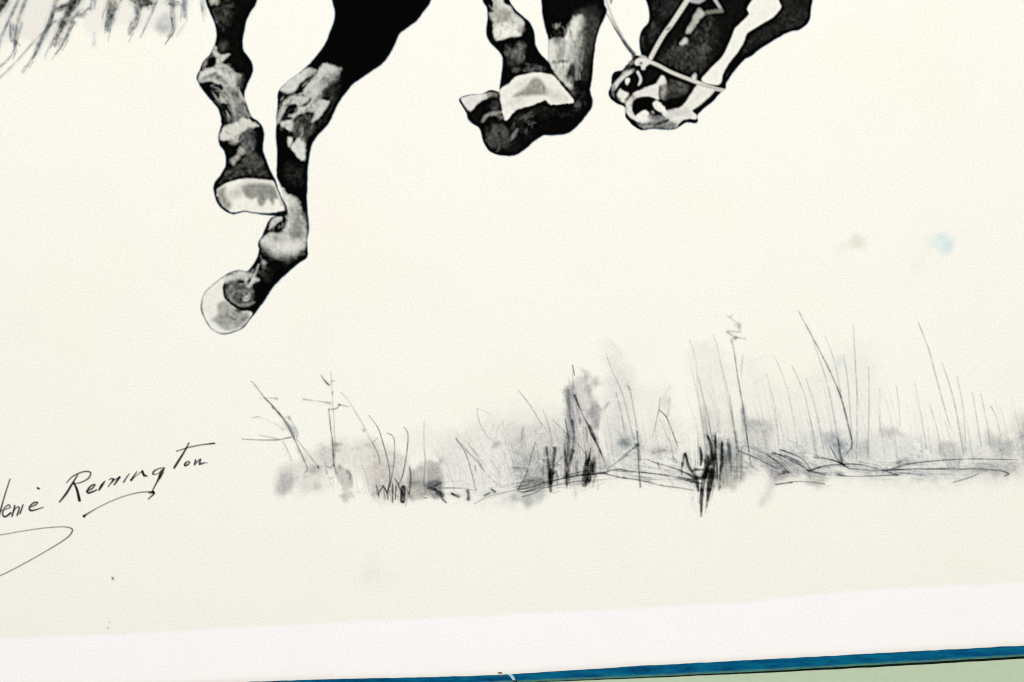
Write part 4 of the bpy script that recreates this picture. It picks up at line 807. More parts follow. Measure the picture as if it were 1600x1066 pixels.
wash(G5, [(600, 600), (680, 620), (640, 760), (590, 840), (600, 900), (660, 950), (600, 780)], .93, 5, 1, COOL); wash(G5, ell(605, 820, 14, 16), .65, 3); wash(G5, [(0, 280), (110, 280), (110, 540), (0, 560)], .86, 8, 1, COOL, .08); wash(G5, ell(270, 380, 90, 40, -10), .88, 7, 1, LILAC, .08); wash(G5, [(360, 540), (560, 560), (620, 700), (400, 680)], .9, 8, 1, COOL, .06)
wash(G6, [(90, 620), (250, 610), (270, 740), (500, 700), (700, 700), (800, 650), (950, 700), (1140, 740), (1300, 740), (1600, 680), (1600, 900), (1500, 930), (1000, 950), (600, 920), (300, 930), (120, 800)], .935, 9, 1, COOL, .05, GID[7])
wash(G6, [(80, 290), (300, 420), (500, 300), (760, 220), (800, 660), (600, 760), (300, 780), (100, 620)], .965, 14, 1, COOL, .02, GID[6])
wash(G6, [(180, 800), (300, 800), (430, 890), (400, 910), (280, 930), (200, 900)], .85, 5, 1, LILAC, .07); wash(G6, [(420, 890), (540, 900), (530, 950), (480, 985), (440, 960)], .80, 4, 1, NEUT, .07); wash(G6, [(510, 690), (570, 680), (640, 750), (630, 840), (590, 850), (550, 780)], .82, 5, 1, COOL, .06)
wash(G6, [(650, 740), (750, 730), (750, 830), (640, 840)], .88, 4, 1, LILAC); wash(G6, [(815, 655), (870, 650), (940, 690), (930, 705), (820, 695)], .82, 4, 1, LILAC, .06); wash(G6, [(1140, 750), (1220, 740), (1250, 830), (1240, 890), (1200, 900), (1150, 830)], .86, 4, 1, LILAC, .05)
wash(G6, [(1400, 680), (1450, 700), (1520, 720), (1525, 800), (1440, 810), (1400, 740)], .82, 5, 1, COOL, .05); wash(G6, [(1340, 850), (1400, 840), (1560, 850), (1560, 900), (1500, 925), (1350, 900)], .84, 5, 1, LILAC, .06); wash(G6, [(900, 830), (960, 815), (1000, 840), (950, 865), (900, 860)], .78, 4, 1, NEUT, .08)
wash(G6, ell(595, 905, 30, 20), .75, 3, 1, COOL); wash(G6, [(1550, 600), (1640, 580), (1640, 800), (1580, 780)], .88, 6, 1, LILAC); wash(G6, [(1590, 650), (1640, 640), (1640, 860), (1595, 850)], .85, 3)
stain(1140 + 595 / 3.478, 480 + 305 / 3.478, 6, 9, 0, (.86, .94, .97), .9, GID[7], 6)
wash(G6, [(1020, 880), (1350, 890), (1300, 930), (1200, 960), (1000, 945)], .92, 4, 1, COOL, .05)
wash(G6, [(700, 920), (900, 915), (1000, 950), (1300, 960), (1100, 1010), (850, 1000)], .97, 10, 1, COOL, .02, GID[7])

# pen strokes
g(G1, [(130, 150), (165, 190), (250, 295), (330, 380), (450, 530), (520, 660), (580, 790), (630, 900), (655, 975), (630, 995)], [.6, .9, 1.1, 1.6, 1.8, 1.9, 1.5, 2.2, 1.4, 1], .38)
g(G1, [(260, 310), (380, 430), (480, 560), (530, 660)], [1.2, 1.2, 1.6], .55); wash(G1, [(440, 540), (500, 560), (560, 660), (520, 680)], .75, 3, 1, COOL)
g(G1, [(215, 315), (300, 308), (370, 312)], 1, .62); g(G1, [(362, 312), (372, 314)], 2, .5); g(G1, [(330, 390), (340, 408)], 2, .45); g(G1, [(150, 490), (175, 485), (198, 482)], [1, 1.8], .5); g(G1, [(198, 482), (300, 520), (420, 580)], .6, .72)
g(G1, [(45, 685), (180, 695), (370, 697), (440, 685), (510, 668)], [.9, .9, 1.4, 1.8, 1.4], .48); g(G1, [(215, 650), (300, 672), (390, 688)], [.8, 1], .6); g(G1, [(445, 490), (485, 492), (535, 565), (565, 640), (555, 672)], 1.1, .55); g(G1, [(484, 485), (490, 505)], 2.4, .5)
g(G1, [(428, 708), (470, 790), (505, 885)], 1.1, .52); g(G1, [(555, 690), (650, 810), (755, 950)], 1.1, .5); g(G1, [(752, 940), (758, 958)], 2.4, .3); g(G1, [(415, 590), (430, 600)], 2.4, .65)
g(G1, [(870, 60), (876, 130), (882, 260), (888, 370), (896, 430), (905, 620), (910, 740), (905, 870)], [.5, .9, 1.1, 1, .9, 1, 1], .55); g(G1, [(850, 410), (870, 580), (886, 730), (892, 860), (900, 940)], [1, 1.2, 2, 1.8, 2], .38)
g(G1, [(783, 98), (805, 140), (855, 187)], [1.2, 1.8, 2.6], .4, tint=np.array((.93, 1, 1.03))); g(G1, [(868, 155), (905, 148)], 1.2, .55); g(G1, [(618, 320), (740, 335), (870, 357)], [.8, 1, 2], .52); g(G1, [(872, 412), (930, 400), (950, 372), (1035, 388)], [1.6, 1.5, 1.2, .8], .45); g(G1, [(884, 255), (886, 272)], 2.4, .4); g(G1, [(945, 368), (952, 376)], 2.2, .4)
g(G1, [(818, 910), (826, 960), (830, 1010)], 1.6, .5); g(G1, [(840, 945), (868, 952), (896, 930), (905, 960), (922, 1008)], [1.8, 1.4, 2, 1.6], .4); g(G1, [(945, 930), (955, 950)], 2, .6); g(G1, [(1025, 985), (1050, 1020), (1045, 1060)], [2.6, 2.2], .5); g(G1, [(905, 740), (960, 735)], 2, .6)
g(G1, [(965, 258), (1030, 330), (1100, 440), (1170, 560), (1230, 680), (1290, 790), (1325, 900)], [.5, .9, 1.1, 1.2, 1.1, .9, .5], .52); g(G1, [(1258, 720), (1300, 675)], 1.2, .55); g(G1, [(1170, 600), (1180, 620)], 2, .65)
g(G2, [(835, 50), (910, 150), (950, 270), (985, 400), (1005, 520), (1005, 620), (990, 690)], [.6, 1, 1.3, 1.3, 1.4, 1.4], .42); g(G2, [(985, 195), (1030, 220), (1048, 290), (1045, 430), (1025, 560), (1008, 640)], [.6, 1.2, 1.3, 1.2, 1.4], .4); g(G2, [(1128, 150), (1158, 195), (1157, 280), (1140, 420), (1110, 560), (1080, 625)], [.6, 1.2, 1.5, 1.3, 1.4], .4); g(G2, [(1293, 105), (1293, 280), (1302, 420), (1296, 560), (1290, 615)], [.5, .9, 1.2, 1], .5)
g(G2, [(775, 460), (815, 560), (835, 690)], [1.4, 1.2], .7); g(G2, [(870, 290), (910, 370), (925, 460)], .7, .7)
g(G2, [(1170, 480), (1182, 560), (1168, 700)], [1, 2, 1.4], .25); g(G2, [(895, 635), (905, 670), (918, 718)], [2.4, 2, 1.4], .2); g(G2, [(915, 700), (955, 632)], [2, 1.6], .25); g(G2, [(955, 635), (985, 700), (990, 748)], [2, 2.2, 1.6], .2); g(G2, [(985, 700), (1002, 640)], 1.8, .3); g(G2, [(1030, 618), (1032, 770)], [1.6, 2], .25); g(G2, [(1060, 640), (1056, 745)], 1.6, .25)
g(G2, [(1048, 575), (1085, 640), (1115, 705)], [1, 2.6, 3], .14); g(G2, [(1120, 650), (1118, 700), (1114, 760)], [6, 7.5, 7], .05, 1.0); g(G2, [(1138, 798), (1165, 700)], [1, 1.4], .5); g(G2, [(1080, 612), (1250, 605)], 1, .6); g(G2, [(1330, 655), (1380, 640), (1430, 612)], [5, 3, 2], .3); g(G2, [(1350, 655), (1425, 690), (1445, 740), (1478, 778)], [3, 3.6, 3.4, 1.6], .3); g(G2, [(1400, 700), (1450, 715)], 5, .45)
g(G2, [(1350, 655), (1450, 652), (1600, 656)], .9, .6); g(G2, [(1525, 703), (1582, 722)], [2.4, 3.6], .2); g(G2, [(900, 700), (900, 660)], 1, .4); g(G2, [(790, 175), (810, 160)], 1.6, .7)
g(G3, [(135, 515), (190, 600), (230, 720), (258, 845)], [1, 1, 1.1], .45); g(G3, [(135, 515), (220, 610), (270, 660), (320, 730)], [.8, 1.4, 1.8, 2], .55); g(G3, [(320, 735), (400, 805)], .8, .65); g(G3, [(208, 542), (250, 600), (300, 690)], [1.2, 1.8, 1], .62); g(G3, [(245, 580), (330, 700), (392, 765)], .8, .72); g(G3, [(255, 690), (260, 720)], 1.8, .55)
g(G3, [(272, 322), (268, 350), (285, 410), (320, 480), (355, 522)], [1.2, 1.1, .8, .6], .6); g(G3, [(272, 325), (330, 345), (360, 370)], .6, .8); g(G3, [(535, 205), (620, 320), (660, 390), (705, 450)], [.9, 1.1, 1.6], .52); g(G3, [(350, 648), (400, 720), (412, 805)], [1.3, .8], .6); g(G3, [(60, 832), (170, 830), (255, 850)], .9, .55); g(G3, [(50, 792), (200, 783)], .7, .8)
g(G3, [(255, 930), (320, 895), (400, 870), (520, 845)], [1.4, 1, 1], .55); g(G3, [(390, 812), (520, 800), (700, 770)], .8, .65); g(G3, [(108, 866), (150, 892)], [3, 2], .2); g(G3, [(208, 850), (215, 870), (212, 900)], [5, 3, 5], .3); g(G3, [(358, 838), (382, 856)], [2, 3.4], .25); g(G3, [(318, 880), (350, 862)], [3, 2], .3)
g(G3, [(642, 540), (612, 640), (580, 750), (530, 840)], [1, 1.4, 1.2], .45); g(G3, [(560, 440), (550, 560)], 2, .75); g(G3, [(500, 700), (600, 705)], 1.4, .6); g(G3, [(580, 640), (600, 740)], 1.2, .7)
g(G3, [(530, 840), (600, 832), (720, 795), (850, 765), (950, 745), (1100, 735)], [1.2, 1.4, 2, 2, 1.8, 2], .28); g(G3, [(560, 862), (640, 842), (740, 820), (870, 795), (985, 780)], [1.4, 1.4, 1.6, .8], .35); g(G3, [(560, 885), (640, 860), (700, 825)], 1.2, .4); g(G3, [(530, 850), (570, 855), (660, 830), (740, 800)], 1.2, .35); g(G3, [(600, 800), (700, 790)], 1.5, .55)
g(G3, [(714, 570), (726, 680), (738, 800)], [2, 3.8, 4.6], .14); g(G3, [(768, 575), (756, 680), (742, 800)], [3, 4, 4], .32); g(G3, [(734, 690), (740, 850)], [4, 4], .12); g(G3, [(752, 690), (780, 670), (812, 635)], [2, 1.2], .3); g(G3, [(755, 700), (800, 680)], [3, 2], .3); g(G3, [(775, 720), (755, 740)], 3, .45)
g(G3, [(690, 330), (740, 470), (750, 570)], [.8, 1.2], .68); g(G3, [(755, 395), (850, 490), (910, 545), (962, 608)], [.8, 1, 1.2], .52); g(G3, [(962, 608), (985, 560), (960, 440)], 1, .6)
g(G3, [(832, 390), (852, 500), (858, 560), (838, 690)], [1.2, 1.6, 3, 3.4], .3); g(G3, [(830, 590), (842, 690), (845, 805)], [2.6, 4.4, 4], .18); g(G3, [(878, 400), (888, 520), (865, 640), (848, 700)], [3.4, 3.6, 2.4], .35); g(G3, [(850, 210), (865, 380), (880, 430)], [4, 3], .55); g(G3, [(870, 655), (878, 620), (890, 590)], [3.4, 2], .4)
g(G3, [(890, 235), (940, 350), (990, 450), (1030, 540), (1060, 600), (1095, 695)], [2, 1.4, 2, 2.4, 1.6, .8], .32); g(G3, [(895, 240), (915, 300)], [4, 2.4], .4); g(G3, [(988, 435), (1005, 480), (1025, 520)], [4.4, 5.6, 4], .16); g(G3, [(1025, 520), (1065, 612)], [3, 1.6], .3)
g(G3, [(995, 575), (988, 640), (975, 680)], [2, 3.6, 4], .2); g(G3, [(970, 660), (965, 730), (955, 805)], [5, 8.5, 8], .1); g(G3, [(990, 690), (985, 790)], [4, 4], .15); g(G3, [(1005, 680), (1015, 740)], [4, 3], .35); g(G3, [(905, 670), (908, 750)], [4.4, 3], .6); g(G3, [(925, 380), (930, 420)], 2, .6); g(G3, [(968, 450), (972, 540)], 1, .55)
g(G3, [(940, 750), (1040, 738), (1110, 722), (1170, 712), (1230, 720)], [1.8, 2, 2.4, 1.2], .3); g(G3, [(1085, 735), (1150, 755), (1230, 772)], [2, 1.2], .35); g(G3, [(1105, 705), (1180, 658), (1235, 618)], [1.2, .9], .42); g(G3, [(880, 45), (884, 75), (891, 108)], [1, 1.4, 1], .48); g(G3, [(1150, 690), (1100, 725)], 1, .5); g(G3, [(1080, 330), (1108, 285)], 2, .7)
g(G3, [(820, 760), (960, 720), (1010, 720)], 1.2, .45)
g(G4, [(262, 210), (310, 330), (370, 460), (410, 590), (450, 760), (490, 920), (500, 955)], [1.4, 1.4, 1.2, 1, 1.1, 1.2], .6); g(G4, [(335, 500), (370, 640), (405, 825)], [1, 1.4, .9], .52); g(G4, [(430, 420), (455, 500), (480, 640), (510, 820), (522, 940), (538, 1060)], [.6, 1, 1.2, 1.3, 1.6, 1.4], .5); g(G4, [(300, 80), (380, 190)], .7, .8); g(G4, [(425, 440), (450, 475)], 2.4, .75); g(G4, [(240, 150), (265, 215)], .8, .82)
g(G4, [(700, 540), (690, 640), (665, 760), (640, 870)], [.8, 1.4, 1.2, .8], .52); g(G4, [(690, 640), (750, 700), (785, 780), (820, 870), (848, 945)], [1.2, 1.6, 1.2, 1.2], .45, tint=np.array((.92, .98, 1.06))); g(G4, [(700, 720), (750, 840), (800, 950)], .8, .68); g(G4, [(785, 440), (740, 520), (700, 560)], 1, .8); g(G4, [(782, 550), (765, 690)], [2, 1.2], .72); g(G4, [(668, 850), (665, 885)], 1, .55)
g(G4, [(355, 1065), (430, 1000), (505, 945)], [1.2, 1.6], .42); g(G4, [(505, 935), (525, 940)], 3.4, .4); g(G4, [(330, 810), (400, 900)], .7, .75); g(G4, [(640, 1000), (700, 990), (740, 980)], 2.2, .6); g(G4, [(950, 60), (1000, 240), (1010, 450), (1040, 650), (1065, 860), (1090, 1060)], [.5, .7, .9, 1, 1], .75)
g(G4, [(1020, 360), (1050, 500), (1080, 620), (1110, 760), (1135, 900)], [.6, 1, 1.6, 1.4, 1], .55); g(G4, [(1145, 20), (1180, 130), (1220, 320), (1260, 470), (1290, 620), (1312, 800), (1350, 985)], [.5, .8, 1, .9, .8, 1.4], .7); g(G4, [(1290, 60), (1310, 130), (1350, 380), (1390, 620), (1415, 800), (1440, 990)], [.6, 1, 1.3, 2, 1.8, 1.2], .48); g(G4, [(1388, 200), (1375, 370)], .9, .75); g(G4, [(1380, 640), (1400, 760)], 3, .6)
g(G4, [(1098, 860), (1128, 950), (1140, 1060)], [1.6, 3.4, 3], .16); g(G4, [(1160, 850), (1162, 950), (1170, 1060)], [1.6, 3, 3.4], .2); g(G4, [(1215, 900), (1213, 980), (1205, 1060)], [1.6, 3, 3], .3); g(G4, [(1262, 890), (1270, 960), (1275, 1050)], [2, 4, 4], .55); g(G4, [(1120, 880), (1180, 820)], 1, .7); g(G4, [(1030, 960), (1040, 1050)], [3, 4], .62)
g(G4, [(1325, 830), (1345, 960), (1360, 985)], [2, 1.6], .6); g(G4, [(950, 60), (985, 200)], .8, .85)
g(G5, [(195, 468), (290, 500), (400, 530), (520, 575), (600, 620), (660, 650)], [1.4, 1.4, 1.2, 1.6, 2.4], .32); g(G5, [(-40, 570), (150, 585), (300, 600), (420, 620), (560, 660), (690, 680)], [1.6, 1.6, 1.8, 1.6, 2], .3); g(G5, [(-40, 628), (150, 660), (300, 700), (450, 720), (610, 745)], [1.6, 1.6, 1.6, 1.4], .33); g(G5, [(280, 492), (300, 545)], [2, 1], .4); g(G5, [(280, 520), (400, 590)], .8, .6); g(G5, [(590, 565), (720, 560)], 2, .3); g(G5, [(350, 600), (430, 700)], .8, .65)
g(G5, [(503, 600), (508, 500), (535, 410), (560, 490), (595, 570), (650, 640)], [1.4, 1.8, 2.4, 1.8, 1.6], .32); g(G5, [(672, 350), (692, 430), (680, 520)], [1.2, 3, 2.4], .42); g(G5, [(420, 430), (455, 485)], [1, 2], .55, tint=PINK)
g(G5, [(740, 240), (775, 320), (795, 420), (800, 520), (792, 640)], [1.6, 4.4, 4, 3, 4], .16); g(G5, [(820, 240), (815, 330), (815, 420), (832, 540), (830, 650)], [1.6, 4, 3, 2.4, 2], .22); g(G5, [(880, 310), (880, 400), (878, 480), (862, 600), (858, 720)], [2, 4, 3.6, 3, 2], .35); g(G5, [(930, 300), (945, 400), (955, 500), (962, 610)], [3, 4, 3.4, 2], .55)
g(G5, [(750, 420), (745, 520), (722, 600), (702, 680), (690, 830), (683, 985)], [2, 5, 6, 5, 3.6, 2.6], .07, 1.0); g(G5, [(790, 560), (780, 620), (768, 700), (750, 800), (735, 900)], [5, 7.5, 6.5, 4.5, 1], .1, 1.0); g(G5, [(760, 440), (750, 560)], [4, 6], .15); g(G5, [(640, 630), (648, 690), (656, 758)], [3, 4.4, 2], .2); g(G5, [(560, 655), (640, 640), (720, 630)], [2, 4.4, 5], .15); g(G5, [(580, 670), (690, 690)], 1.6, .3)
g(G5, [(700, 560), (760, 580), (810, 590)], [2, 3.4, 2], .2); g(G5, [(840, 600), (850, 740)], [3, 2], .5); g(G5, [(90, 200), (100, 330), (110, 560), (120, 715)], [1.4, 2.4, 1.6, 2.4], .48); g(G5, [(85, 325), (115, 325)], 4, .5); g(G5, [(735, 840), (725, 950)], [2, 1], .6); g(G5, [(690, 740), (680, 860)], 4, .3)
g(G5, [(1030, 380), (1130, 422), (1240, 475), (1395, 552)], [1.8, 2, 1.2, 1.2], .4); g(G5, [(1070, 342), (1120, 340), (1250, 395), (1400, 440)], [2, 1, .8], .6); g(G5, [(1340, 405), (1500, 440), (1610, 495)], [2, 1.3, 1.3], .42); g(G5, [(1310, 432), (1420, 510), (1495, 582)], [1.2, 1.4, 1.8], .32); g(G5, [(1410, 372), (1520, 405), (1610, 450)], [1.4, 1.2], .42); g(G5, [(1440, 570), (1490, 578)], [2, 4], .25); g(G5, [(1410, 600), (1450, 585)], 3, .4); g(G5, [(1375, 692), (1440, 688), (1530, 675)], [1.2, 1.8], .42); g(G5, [(1120, 400), (1145, 500)], 2, .6)
GM = T(1110, 480, 17.76)
g(GM, [(450, 210), (540, 280), (610, 215)], [1.2, 2, 1], .6); g(GM, [(530, 290), (640, 370), (730, 440), (800, 490), (810, 590)], [1.2, 2, 2.4, 3.4, 2], .68); wash(GM, [(660, 480), (830, 470), (820, 590), (670, 560)], .82, 2)
g(GM, [(475, 690), (560, 675), (700, 690), (830, 690)], [2.4, 1.4, 1.2, 1.8], .58); g(GM, [(480, 690), (580, 770), (720, 850)], [2, 1.4, 1.4], .58); g(GM, [(650, 890), (740, 845), (850, 860), (960, 865)], [2.2, 1.8, 1.6, .8], .52); g(G6, [(70, 260), (60, 350)], .8, .7)
for pts, w, tn in (([(240, 260), (270, 320), (310, 440), (350, 620), (368, 775)], [.5, .8, .9, .9, .6], .68), ([(200, 360), (220, 440), (245, 540), (268, 745)], [.5, .8, 1.2, .8], .66), ([(340, 320), (400, 460), (440, 620), (472, 805)], [.5, .9, 1.1, 1], .58), ([(415, 390), (450, 500), (480, 620), (512, 775)], [.5, .9, 1.1, .8], .58),
    ([(375, 20), (470, 200), (540, 340), (600, 480), (640, 620), (666, 745), (635, 795)], [.5, 1.2, 1.4, 1.9, 2.4, 1.8, .8], .36), ([(450, 180), (490, 290), (530, 420), (560, 560), (588, 720), (605, 850)], [.6, .8, .9, 1, 1.2, 1.6], .52), ([(520, 160), (550, 240), (580, 340), (610, 500), (630, 600)], [.6, .9, 1, 1.2, .8], .62), ([(620, 260), (640, 400), (652, 540), (662, 670)], [.5, 1, 1.1, .8], .55),
    ([(672, 95), (682, 300), (692, 500), (690, 825)], [.6, 1.1, 1.1, 1], .52), ([(756, 320), (758, 540), (750, 810)], [.6, 1.1, 1], .55), ([(815, 440), (815, 680)], [.5, .8], .72), ([(905, 430), (920, 540), (925, 650)], [.6, 1, .6], .68), ([(1025, 85), (1080, 220), (1120, 370), (1160, 520), (1200, 660)], [.6, 1.3, 1.1, 1, .6], .52),
    ([(1155, 300), (1210, 480), (1245, 640), (1272, 795)], [.6, 1.2, 1.1, 1], .5), ([(1238, 380), (1270, 560), (1285, 790)], [.6, 1.1, .8], .58), ([(1005, 410), (1040, 580), (1062, 715)], [.5, .8, .6], .72), ([(1085, 520), (1130, 680), (1148, 810)], [.5, 1, 1], .62), ([(1320, 460), (1350, 640), (1368, 755)], [.6, 1, .8], .62), ([(1365, 470), (1400, 640), (1412, 745)], [.5, 1, .8], .62), ([(1420, 540), (1450, 600), (1472, 700)], [1.4, 1, .7], .58),
    ([(1170, 620), (1200, 720)], [.8, .5], .7), ([(590, 715), (600, 790), (612, 850)], [1, 1.8, 2.4], .35), ([(545, 755), (580, 820), (605, 850)], [1, 1.4, 1.6], .42), ([(130, 420), (200, 370)], [.5, .5], .82), ([(100, 300), (200, 260)], [.5, .5], .84), ([(0, 480), (20, 640), (40, 770)], [.8, 1.4, 1.6], .6)):
    g(G6, pts, w, tn)
for pts, w, tn in (([(430, 892), (500, 866), (600, 855), (700, 855), (800, 878), (912, 912)], [2.2, 2, 2, 1.4, 1.4, 1.6], .28), ([(605, 848), (650, 876), (760, 886), (860, 886), (960, 856), (1100, 836), (1300, 826), (1560, 830)], [2, 1.6, 1.4, 2.2, 1.4, 1.3, 1.2, .8], .36), ([(850, 888), (1000, 880), (1150, 880), (1350, 880), (1470, 888), (1515, 908), (1490, 918)], [2, 1.4, 1.4, 1.4, 1.6, 2, 1], .32),
    ([(912, 912), (800, 916), (700, 920), (620, 918)], [1.4, 1, 1], .48), ([(1215, 952), (1290, 930), (1355, 905)], [1, 1.4, 1], .42), ([(240, 792), (340, 832), (432, 890)], [1.6, 1.2, 1], .42), ([(280, 775), (400, 830), (440, 885)], [1.6, 1.2, .8], .45), ([(455, 815), (560, 830), (625, 858)], [1.6, 1.2, 2], .38), ([(500, 815), (570, 835), (640, 870)], [1, 1.4], .45),
    ([(250, 966), (340, 950), (430, 950), (515, 962)], [1.4, 1, 1.4], .45), ([(420, 885), (520, 912)], [2.6, 1.2], .4), ([(700, 840), (800, 860), (860, 885)], [1, 1], .55), ([(590, 910), (620, 915)], [3, 2], .45), ([(910, 845), (960, 830)], [3, 1.6], .55), ([(1240, 885), (1250, 830)], [1.6, 1], .55), ([(1340, 860), (1380, 850), (1450, 870)], [1.4, 1, 1], .55), ([(380, 790), (460, 800), (520, 830)], [.8, .8], .6), ([(300, 800), (400, 870)], [.9, .9], .5), ([(640, 880), (760, 905)], [.8, .8], .6), ([(960, 905), (1080, 910), (1200, 905)], [.7, .7], .68)):
    g(G6, pts, w, tn)

def hatch(x0, x1, y0, y1, n, tones, w, ln, ang, seed, op=(.35, .75), spread=5, tint=np.array((.92, .99, 1.07))):
    r = random.Random(seed)
    for _ in range(n):
        x, y = r.uniform(x0, x1), r.uniform(y0, y1); a = math.radians(ang + r.gauss(0, spread)); l = ln * r.uniform(.5, 1.3) / 2
        q = [(x - l * math.cos(a), y - l * math.sin(a)), (x + r.uniform(-.8, .8), y), (x + l * math.cos(a), y + l * math.sin(a))]
        stroke(q, [w * .5, w * r.uniform(.8, 1.3), w * .4], r.choice(tones), gid(x), r.uniform(*op), 1.0, tint, jit=.6)
GH = T(1060, 640, 6.664)
hatch(1103, 1130, 690, 752, 46, [.3, .45, .2, .55], 1.8, 32, 92, 1); hatch(1100, 1116, 705, 760, 26, [.08, .15, .25], 2.4, 34, 97, 2, (.6, .95), 4); hatch(1125, 1160, 690, 745, 44, [.6, .7, .5], 2.4, 34, 90, 3, (.3, .6))
for pts, w, tn in (([(300, 560), (270, 680), (245, 860), (235, 1060)], [7, 7, 5, 2.4], .06), ([(340, 640), (320, 800), (300, 950)], [8, 6, 2], .08), ([(310, 290), (345, 400), (350, 560)], [1.5, 5, 4], .12), ([(385, 280), (385, 420), (370, 600)], [2, 4.4, 3], .2), ([(455, 360), (455, 500), (440, 640)], [2.4, 4, 3], .28), ([(70, 460), (45, 590)], [3, 2], .3), ([(75, 470), (110, 600), (150, 650)], [3, 3.4, 2.4], .35), ([(230, 400), (240, 500), (230, 580)], [2, 4, 2], .35),
                   ([(0, 700), (120, 730), (210, 765)], [2, 2, 2.4], .3), ([(20, 640), (150, 690), (230, 720)], [1.6, 1.6, 3], .3), ([(160, 620), (290, 620)], [1.6, 2.4], .25), ([(190, 700), (210, 850)], [4, 2.4], .25)):
    g(GH, pts, w, tn)
hatch(1160, 1262, 705, 735, 26, [.45, .55, .65], 1.3, 38, 27, 4, (.35, .7), 4); hatch(1190, 1300, 715, 750, 30, [.6, .7], 2.2, 22, 30, 5, (.25, .5), 12)
hatch(846, 872, 695, 758, 30, [.2, .3, .5], 1.8, 26, 92, 6, (.4, .8), 8); hatch(880, 892, 690, 752, 22, [.15, .3, .45], 2, 30, 91, 7, (.5, .85), 5); hatch(912, 930, 715, 752, 34, [.06, .12, .25], 2.4, 22, 100, 8, (.6, .95), 6); hatch(895, 940, 640, 740, 26, [.5, .6, .7], 1.5, 26, 85, 9, (.3, .6), 14)
hatch(800, 870, 745, 770, 34, [.4, .55, .65], 1.6, 26, -14, 10, (.35, .7), 6); hatch(770, 850, 660, 740, 34, [.65, .75, .55], 1.8, 18, 88, 11, (.3, .55), 22); hatch(885, 905, 590, 700, 26, [.45, .6, .7], 2, 30, 84, 12, (.35, .65), 7)
hatch(985, 1085, 715, 760, 26, [.55, .65], 1.4, 26, 14, 13, (.3, .6), 9); hatch(960, 1010, 660, 740, 18, [.6, .7], 1.4, 22, 80, 14, (.3, .6), 12); hatch(1000, 1060, 690, 740, 24, [.65, .75], 2, 12, 20, 15, (.3, .55), 50)
hatch(440, 700, 700, 770, 90, [.75, .82, .68], 2.6, 9, 20, 16, (.3, .6), 70, PINK); hatch(660, 690, 755, 778, 26, [.25, .4, .5], 2.2, 9, 15, 17, (.4, .75), 40); hatch(590, 650, 758, 780, 22, [.2, .35], 1.6, 14, 85, 18, (.4, .8), 14)
hatch(1290, 1335, 690, 730, 40, [.55, .65, .75], 2, 14, 70, 19, (.35, .6), 30); hatch(1400, 1590, 700, 745, 60, [.68, .78], 2.4, 14, 10, 20, (.3, .55), 30); hatch(1560, 1600, 680, 720, 20, [.7, .8], 2.4, 16, 80, 21, (.3, .6), 20); hatch(1260, 1300, 738, 762, 16, [.55, .7], 2, 12, 20, 22, (.35, .6), 20); hatch(1350, 1440, 722, 750, 26, [.6, .75], 1.6, 22, 5, 23, (.3, .6), 10)

def blades(x0, x1, yb, n, h, lean, tones, seed, w=(.9, 1.5), op=(.28, .62)):
    r = random.Random(seed)
    for _ in range(n):
        x = r.uniform(x0, x1); y = yb + r.uniform(-14, 12); hh = h * r.uniform(.35, 1.15); dx = lean * hh + r.uniform(-5, 5)
        stroke([(x - dx, y - hh), (x - dx * .45 + r.uniform(-1, 1), y - hh * .55), (x, y)], [.4, r.uniform(*w), r.uniform(*w)], r.choice(tones), gid(x), r.uniform(*op), 1.0, np.array((.95, .99, 1.04)), jit=.6)
blades(960, 1090, 735, 34, 95, .16, [.7, .78, .84], 1); blades(1090, 1170, 720, 30, 150, .18, [.72, .8], 2); blades(1170, 1420, 720, 60, 110, .20, [.72, .8, .86], 3); blades(1420, 1600, 715, 44, 80, .18, [.72, .8, .86], 4)
blades(840, 960, 735, 40, 80, .12, [.6, .72, .8], 5); blades(690, 850, 755, 40, 80, .3, [.72, .8, .85], 6); blades(440, 690, 765, 34, 60, .15, [.75, .82], 7); blades(1085, 1140, 745, 24, 60, .05, [.35, .5, .6], 8, (1.2, 2)); blades(845, 935, 752, 26, 50, .05, [.3, .45, .6], 9, (1.1, 1.9))
hatch(1150, 1600, 722, 742, 46, [.5, .62, .7], 1.2, 60, 2, 31, (.35, .75), 5); hatch(930, 1090, 728, 752, 22, [.45, .6], 1.2, 60, 9, 32, (.4, .75), 5); hatch(1160, 1300, 700, 735, 22, [.5, .6], 1.2, 46, 24, 33, (.35, .75), 6); hatch(780, 930, 742, 764, 24, [.45, .6], 1.2, 44, -12, 34, (.4, .75), 5); hatch(690, 800, 752, 775, 14, [.6, .7], 1.0, 36, -8, 35, (.35, .7), 8)
wash(T(0, 0, 1), [(960, 690), (1100, 650), (1300, 670), (1500, 680), (1620, 670), (1620, 745), (1450, 755), (1200, 755), (1000, 750)], .968, 12, 1, COOL, .03, GID[7]); wash(T(0, 0, 1), [(690, 690), (800, 660), (960, 640), (980, 740), (880, 765), (720, 770)], .97, 12, 1, LILAC, .03, GID[3])

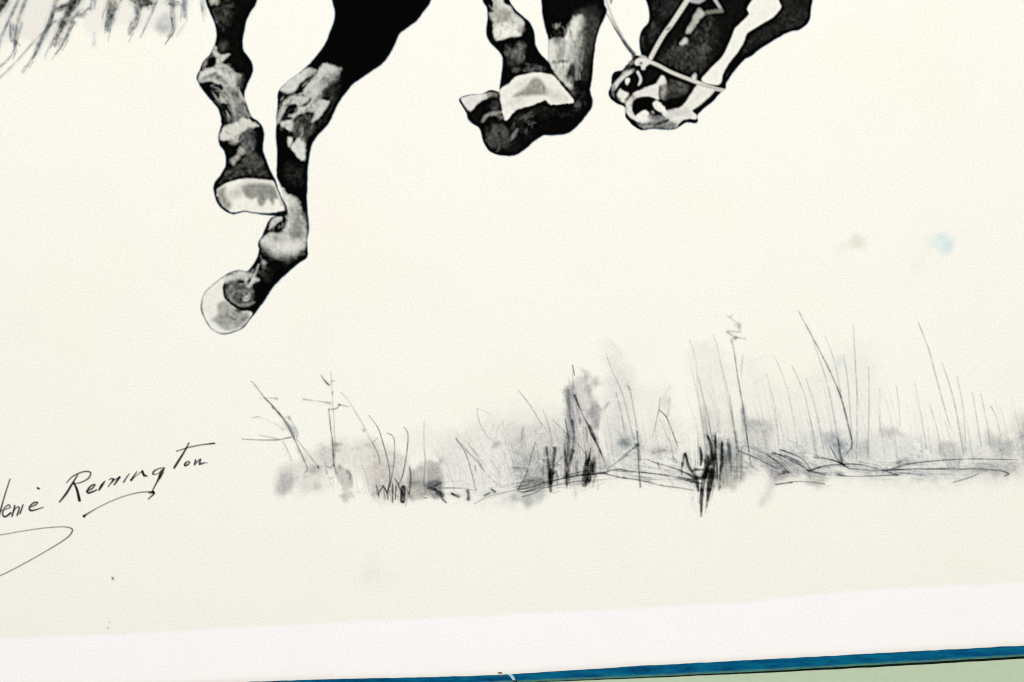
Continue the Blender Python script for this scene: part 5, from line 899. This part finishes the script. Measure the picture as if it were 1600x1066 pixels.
# ------------------------------------------------------------------ turn the inked areas into thin sheets on the paper
TH = 0.025
live = (COV > TH) & (IDM > 0)
IDL = np.where(live, IDM, 0)
def regroup(k, ids):
    """loose scraps of tuft k join the tuft they touch"""
    ys, xs = np.nonzero(IDL == k)
    if len(ys) == 0: return
    y0, y1, x0, x1 = max(ys.min() - 2, 0), ys.max() + 3, max(xs.min() - 2, 0), xs.max() + 3
    sub = IDL[y0:y1, x0:x1]; m = sub == k; lab = np.where(m, np.arange(1, m.size + 1).reshape(m.shape), 0)
    for _ in range(4000):
        o = lab.copy(); p_ = np.pad(lab, 1)
        for dy in (0, 1, 2):
            for dx in (0, 1, 2): lab = np.maximum(lab, p_[dy:dy + m.shape[0], dx:dx + m.shape[1]])
        lab = np.where(m, lab, 0)
        if (lab == o).all(): break
    u, c = np.unique(lab[m], return_counts=True); big = u[c.argmax()]
    for lb in u:
        if lb == big: continue
        q_ = lab == lb; dl = np.pad(q_, 2); ring = np.zeros_like(q_)
        for dy in range(5):
            for dx in range(5): ring |= dl[dy:dy + q_.shape[0], dx:dx + q_.shape[1]]
        nb = sub[ring & (sub != k) & np.isin(sub, ids)]
        sub[q_] = np.bincount(nb).argmax() if len(nb) else 0
for _ in range(2):
    for k in GID: regroup(k, GID)
q = np.maximum(np.maximum(IDL[:-1, :-1], IDL[1:, :-1]), np.maximum(IDL[:-1, 1:], IDL[1:, 1:]))
q = np.where(IDL[:-1, :-1] > 0, IDL[:-1, :-1], q)
objs = {}
ZI = 0.00008
for k, (name, par, label) in enumerate(PARTS, 1):
    ys, xs = np.nonzero(q == k)
    if len(ys) == 0: continue
    vid = np.full((NY, NX), -1, np.int32)
    for dy, dx in ((0, 0), (0, 1), (1, 0), (1, 1)): vid[ys + dy, xs + dx] = 0
    vy, vx = np.nonzero(vid == 0); vid[vy, vx] = np.arange(len(vy))
    co = np.stack([(vx + X0 - 800) * S, (533 - vy - Y0) * S, np.full(len(vy), ZI)], 1).astype(np.float32)
    fa_ = np.stack([vid[ys, xs], vid[ys + 1, xs], vid[ys + 1, xs + 1], vid[ys, xs + 1]], 1).astype(np.int32)
    me = bpy.data.meshes.new(name)
    me.vertices.add(len(co)); me.vertices.foreach_set('co', co.ravel())
    me.loops.add(fa_.size); me.loops.foreach_set('vertex_index', fa_.ravel())
    me.polygons.add(len(fa_)); me.polygons.foreach_set('loop_start', np.arange(0, fa_.size, 4, dtype=np.int32))
    me.update(calc_edges=True)
    at = me.attributes.new('ink', 'FLOAT_COLOR', 'POINT')
    rgba = np.ones((len(vy), 4), np.float32); rgba[:, :3] = MUL[vy, vx]
    at.data.foreach_set('color', rgba.ravel())
    me.materials.append(M_INK)
    o = bpy.data.objects.new(name, me); col.objects.link(o)
    p = objs[par] if par else root
    o.parent = p; o.matrix_parent_inverse = root.matrix_world.inverted() if not par else p.matrix_parent_inverse.copy()
    if par: o.matrix_parent_inverse.identity()
    if label: o['label'] = label
    objs[k] = o
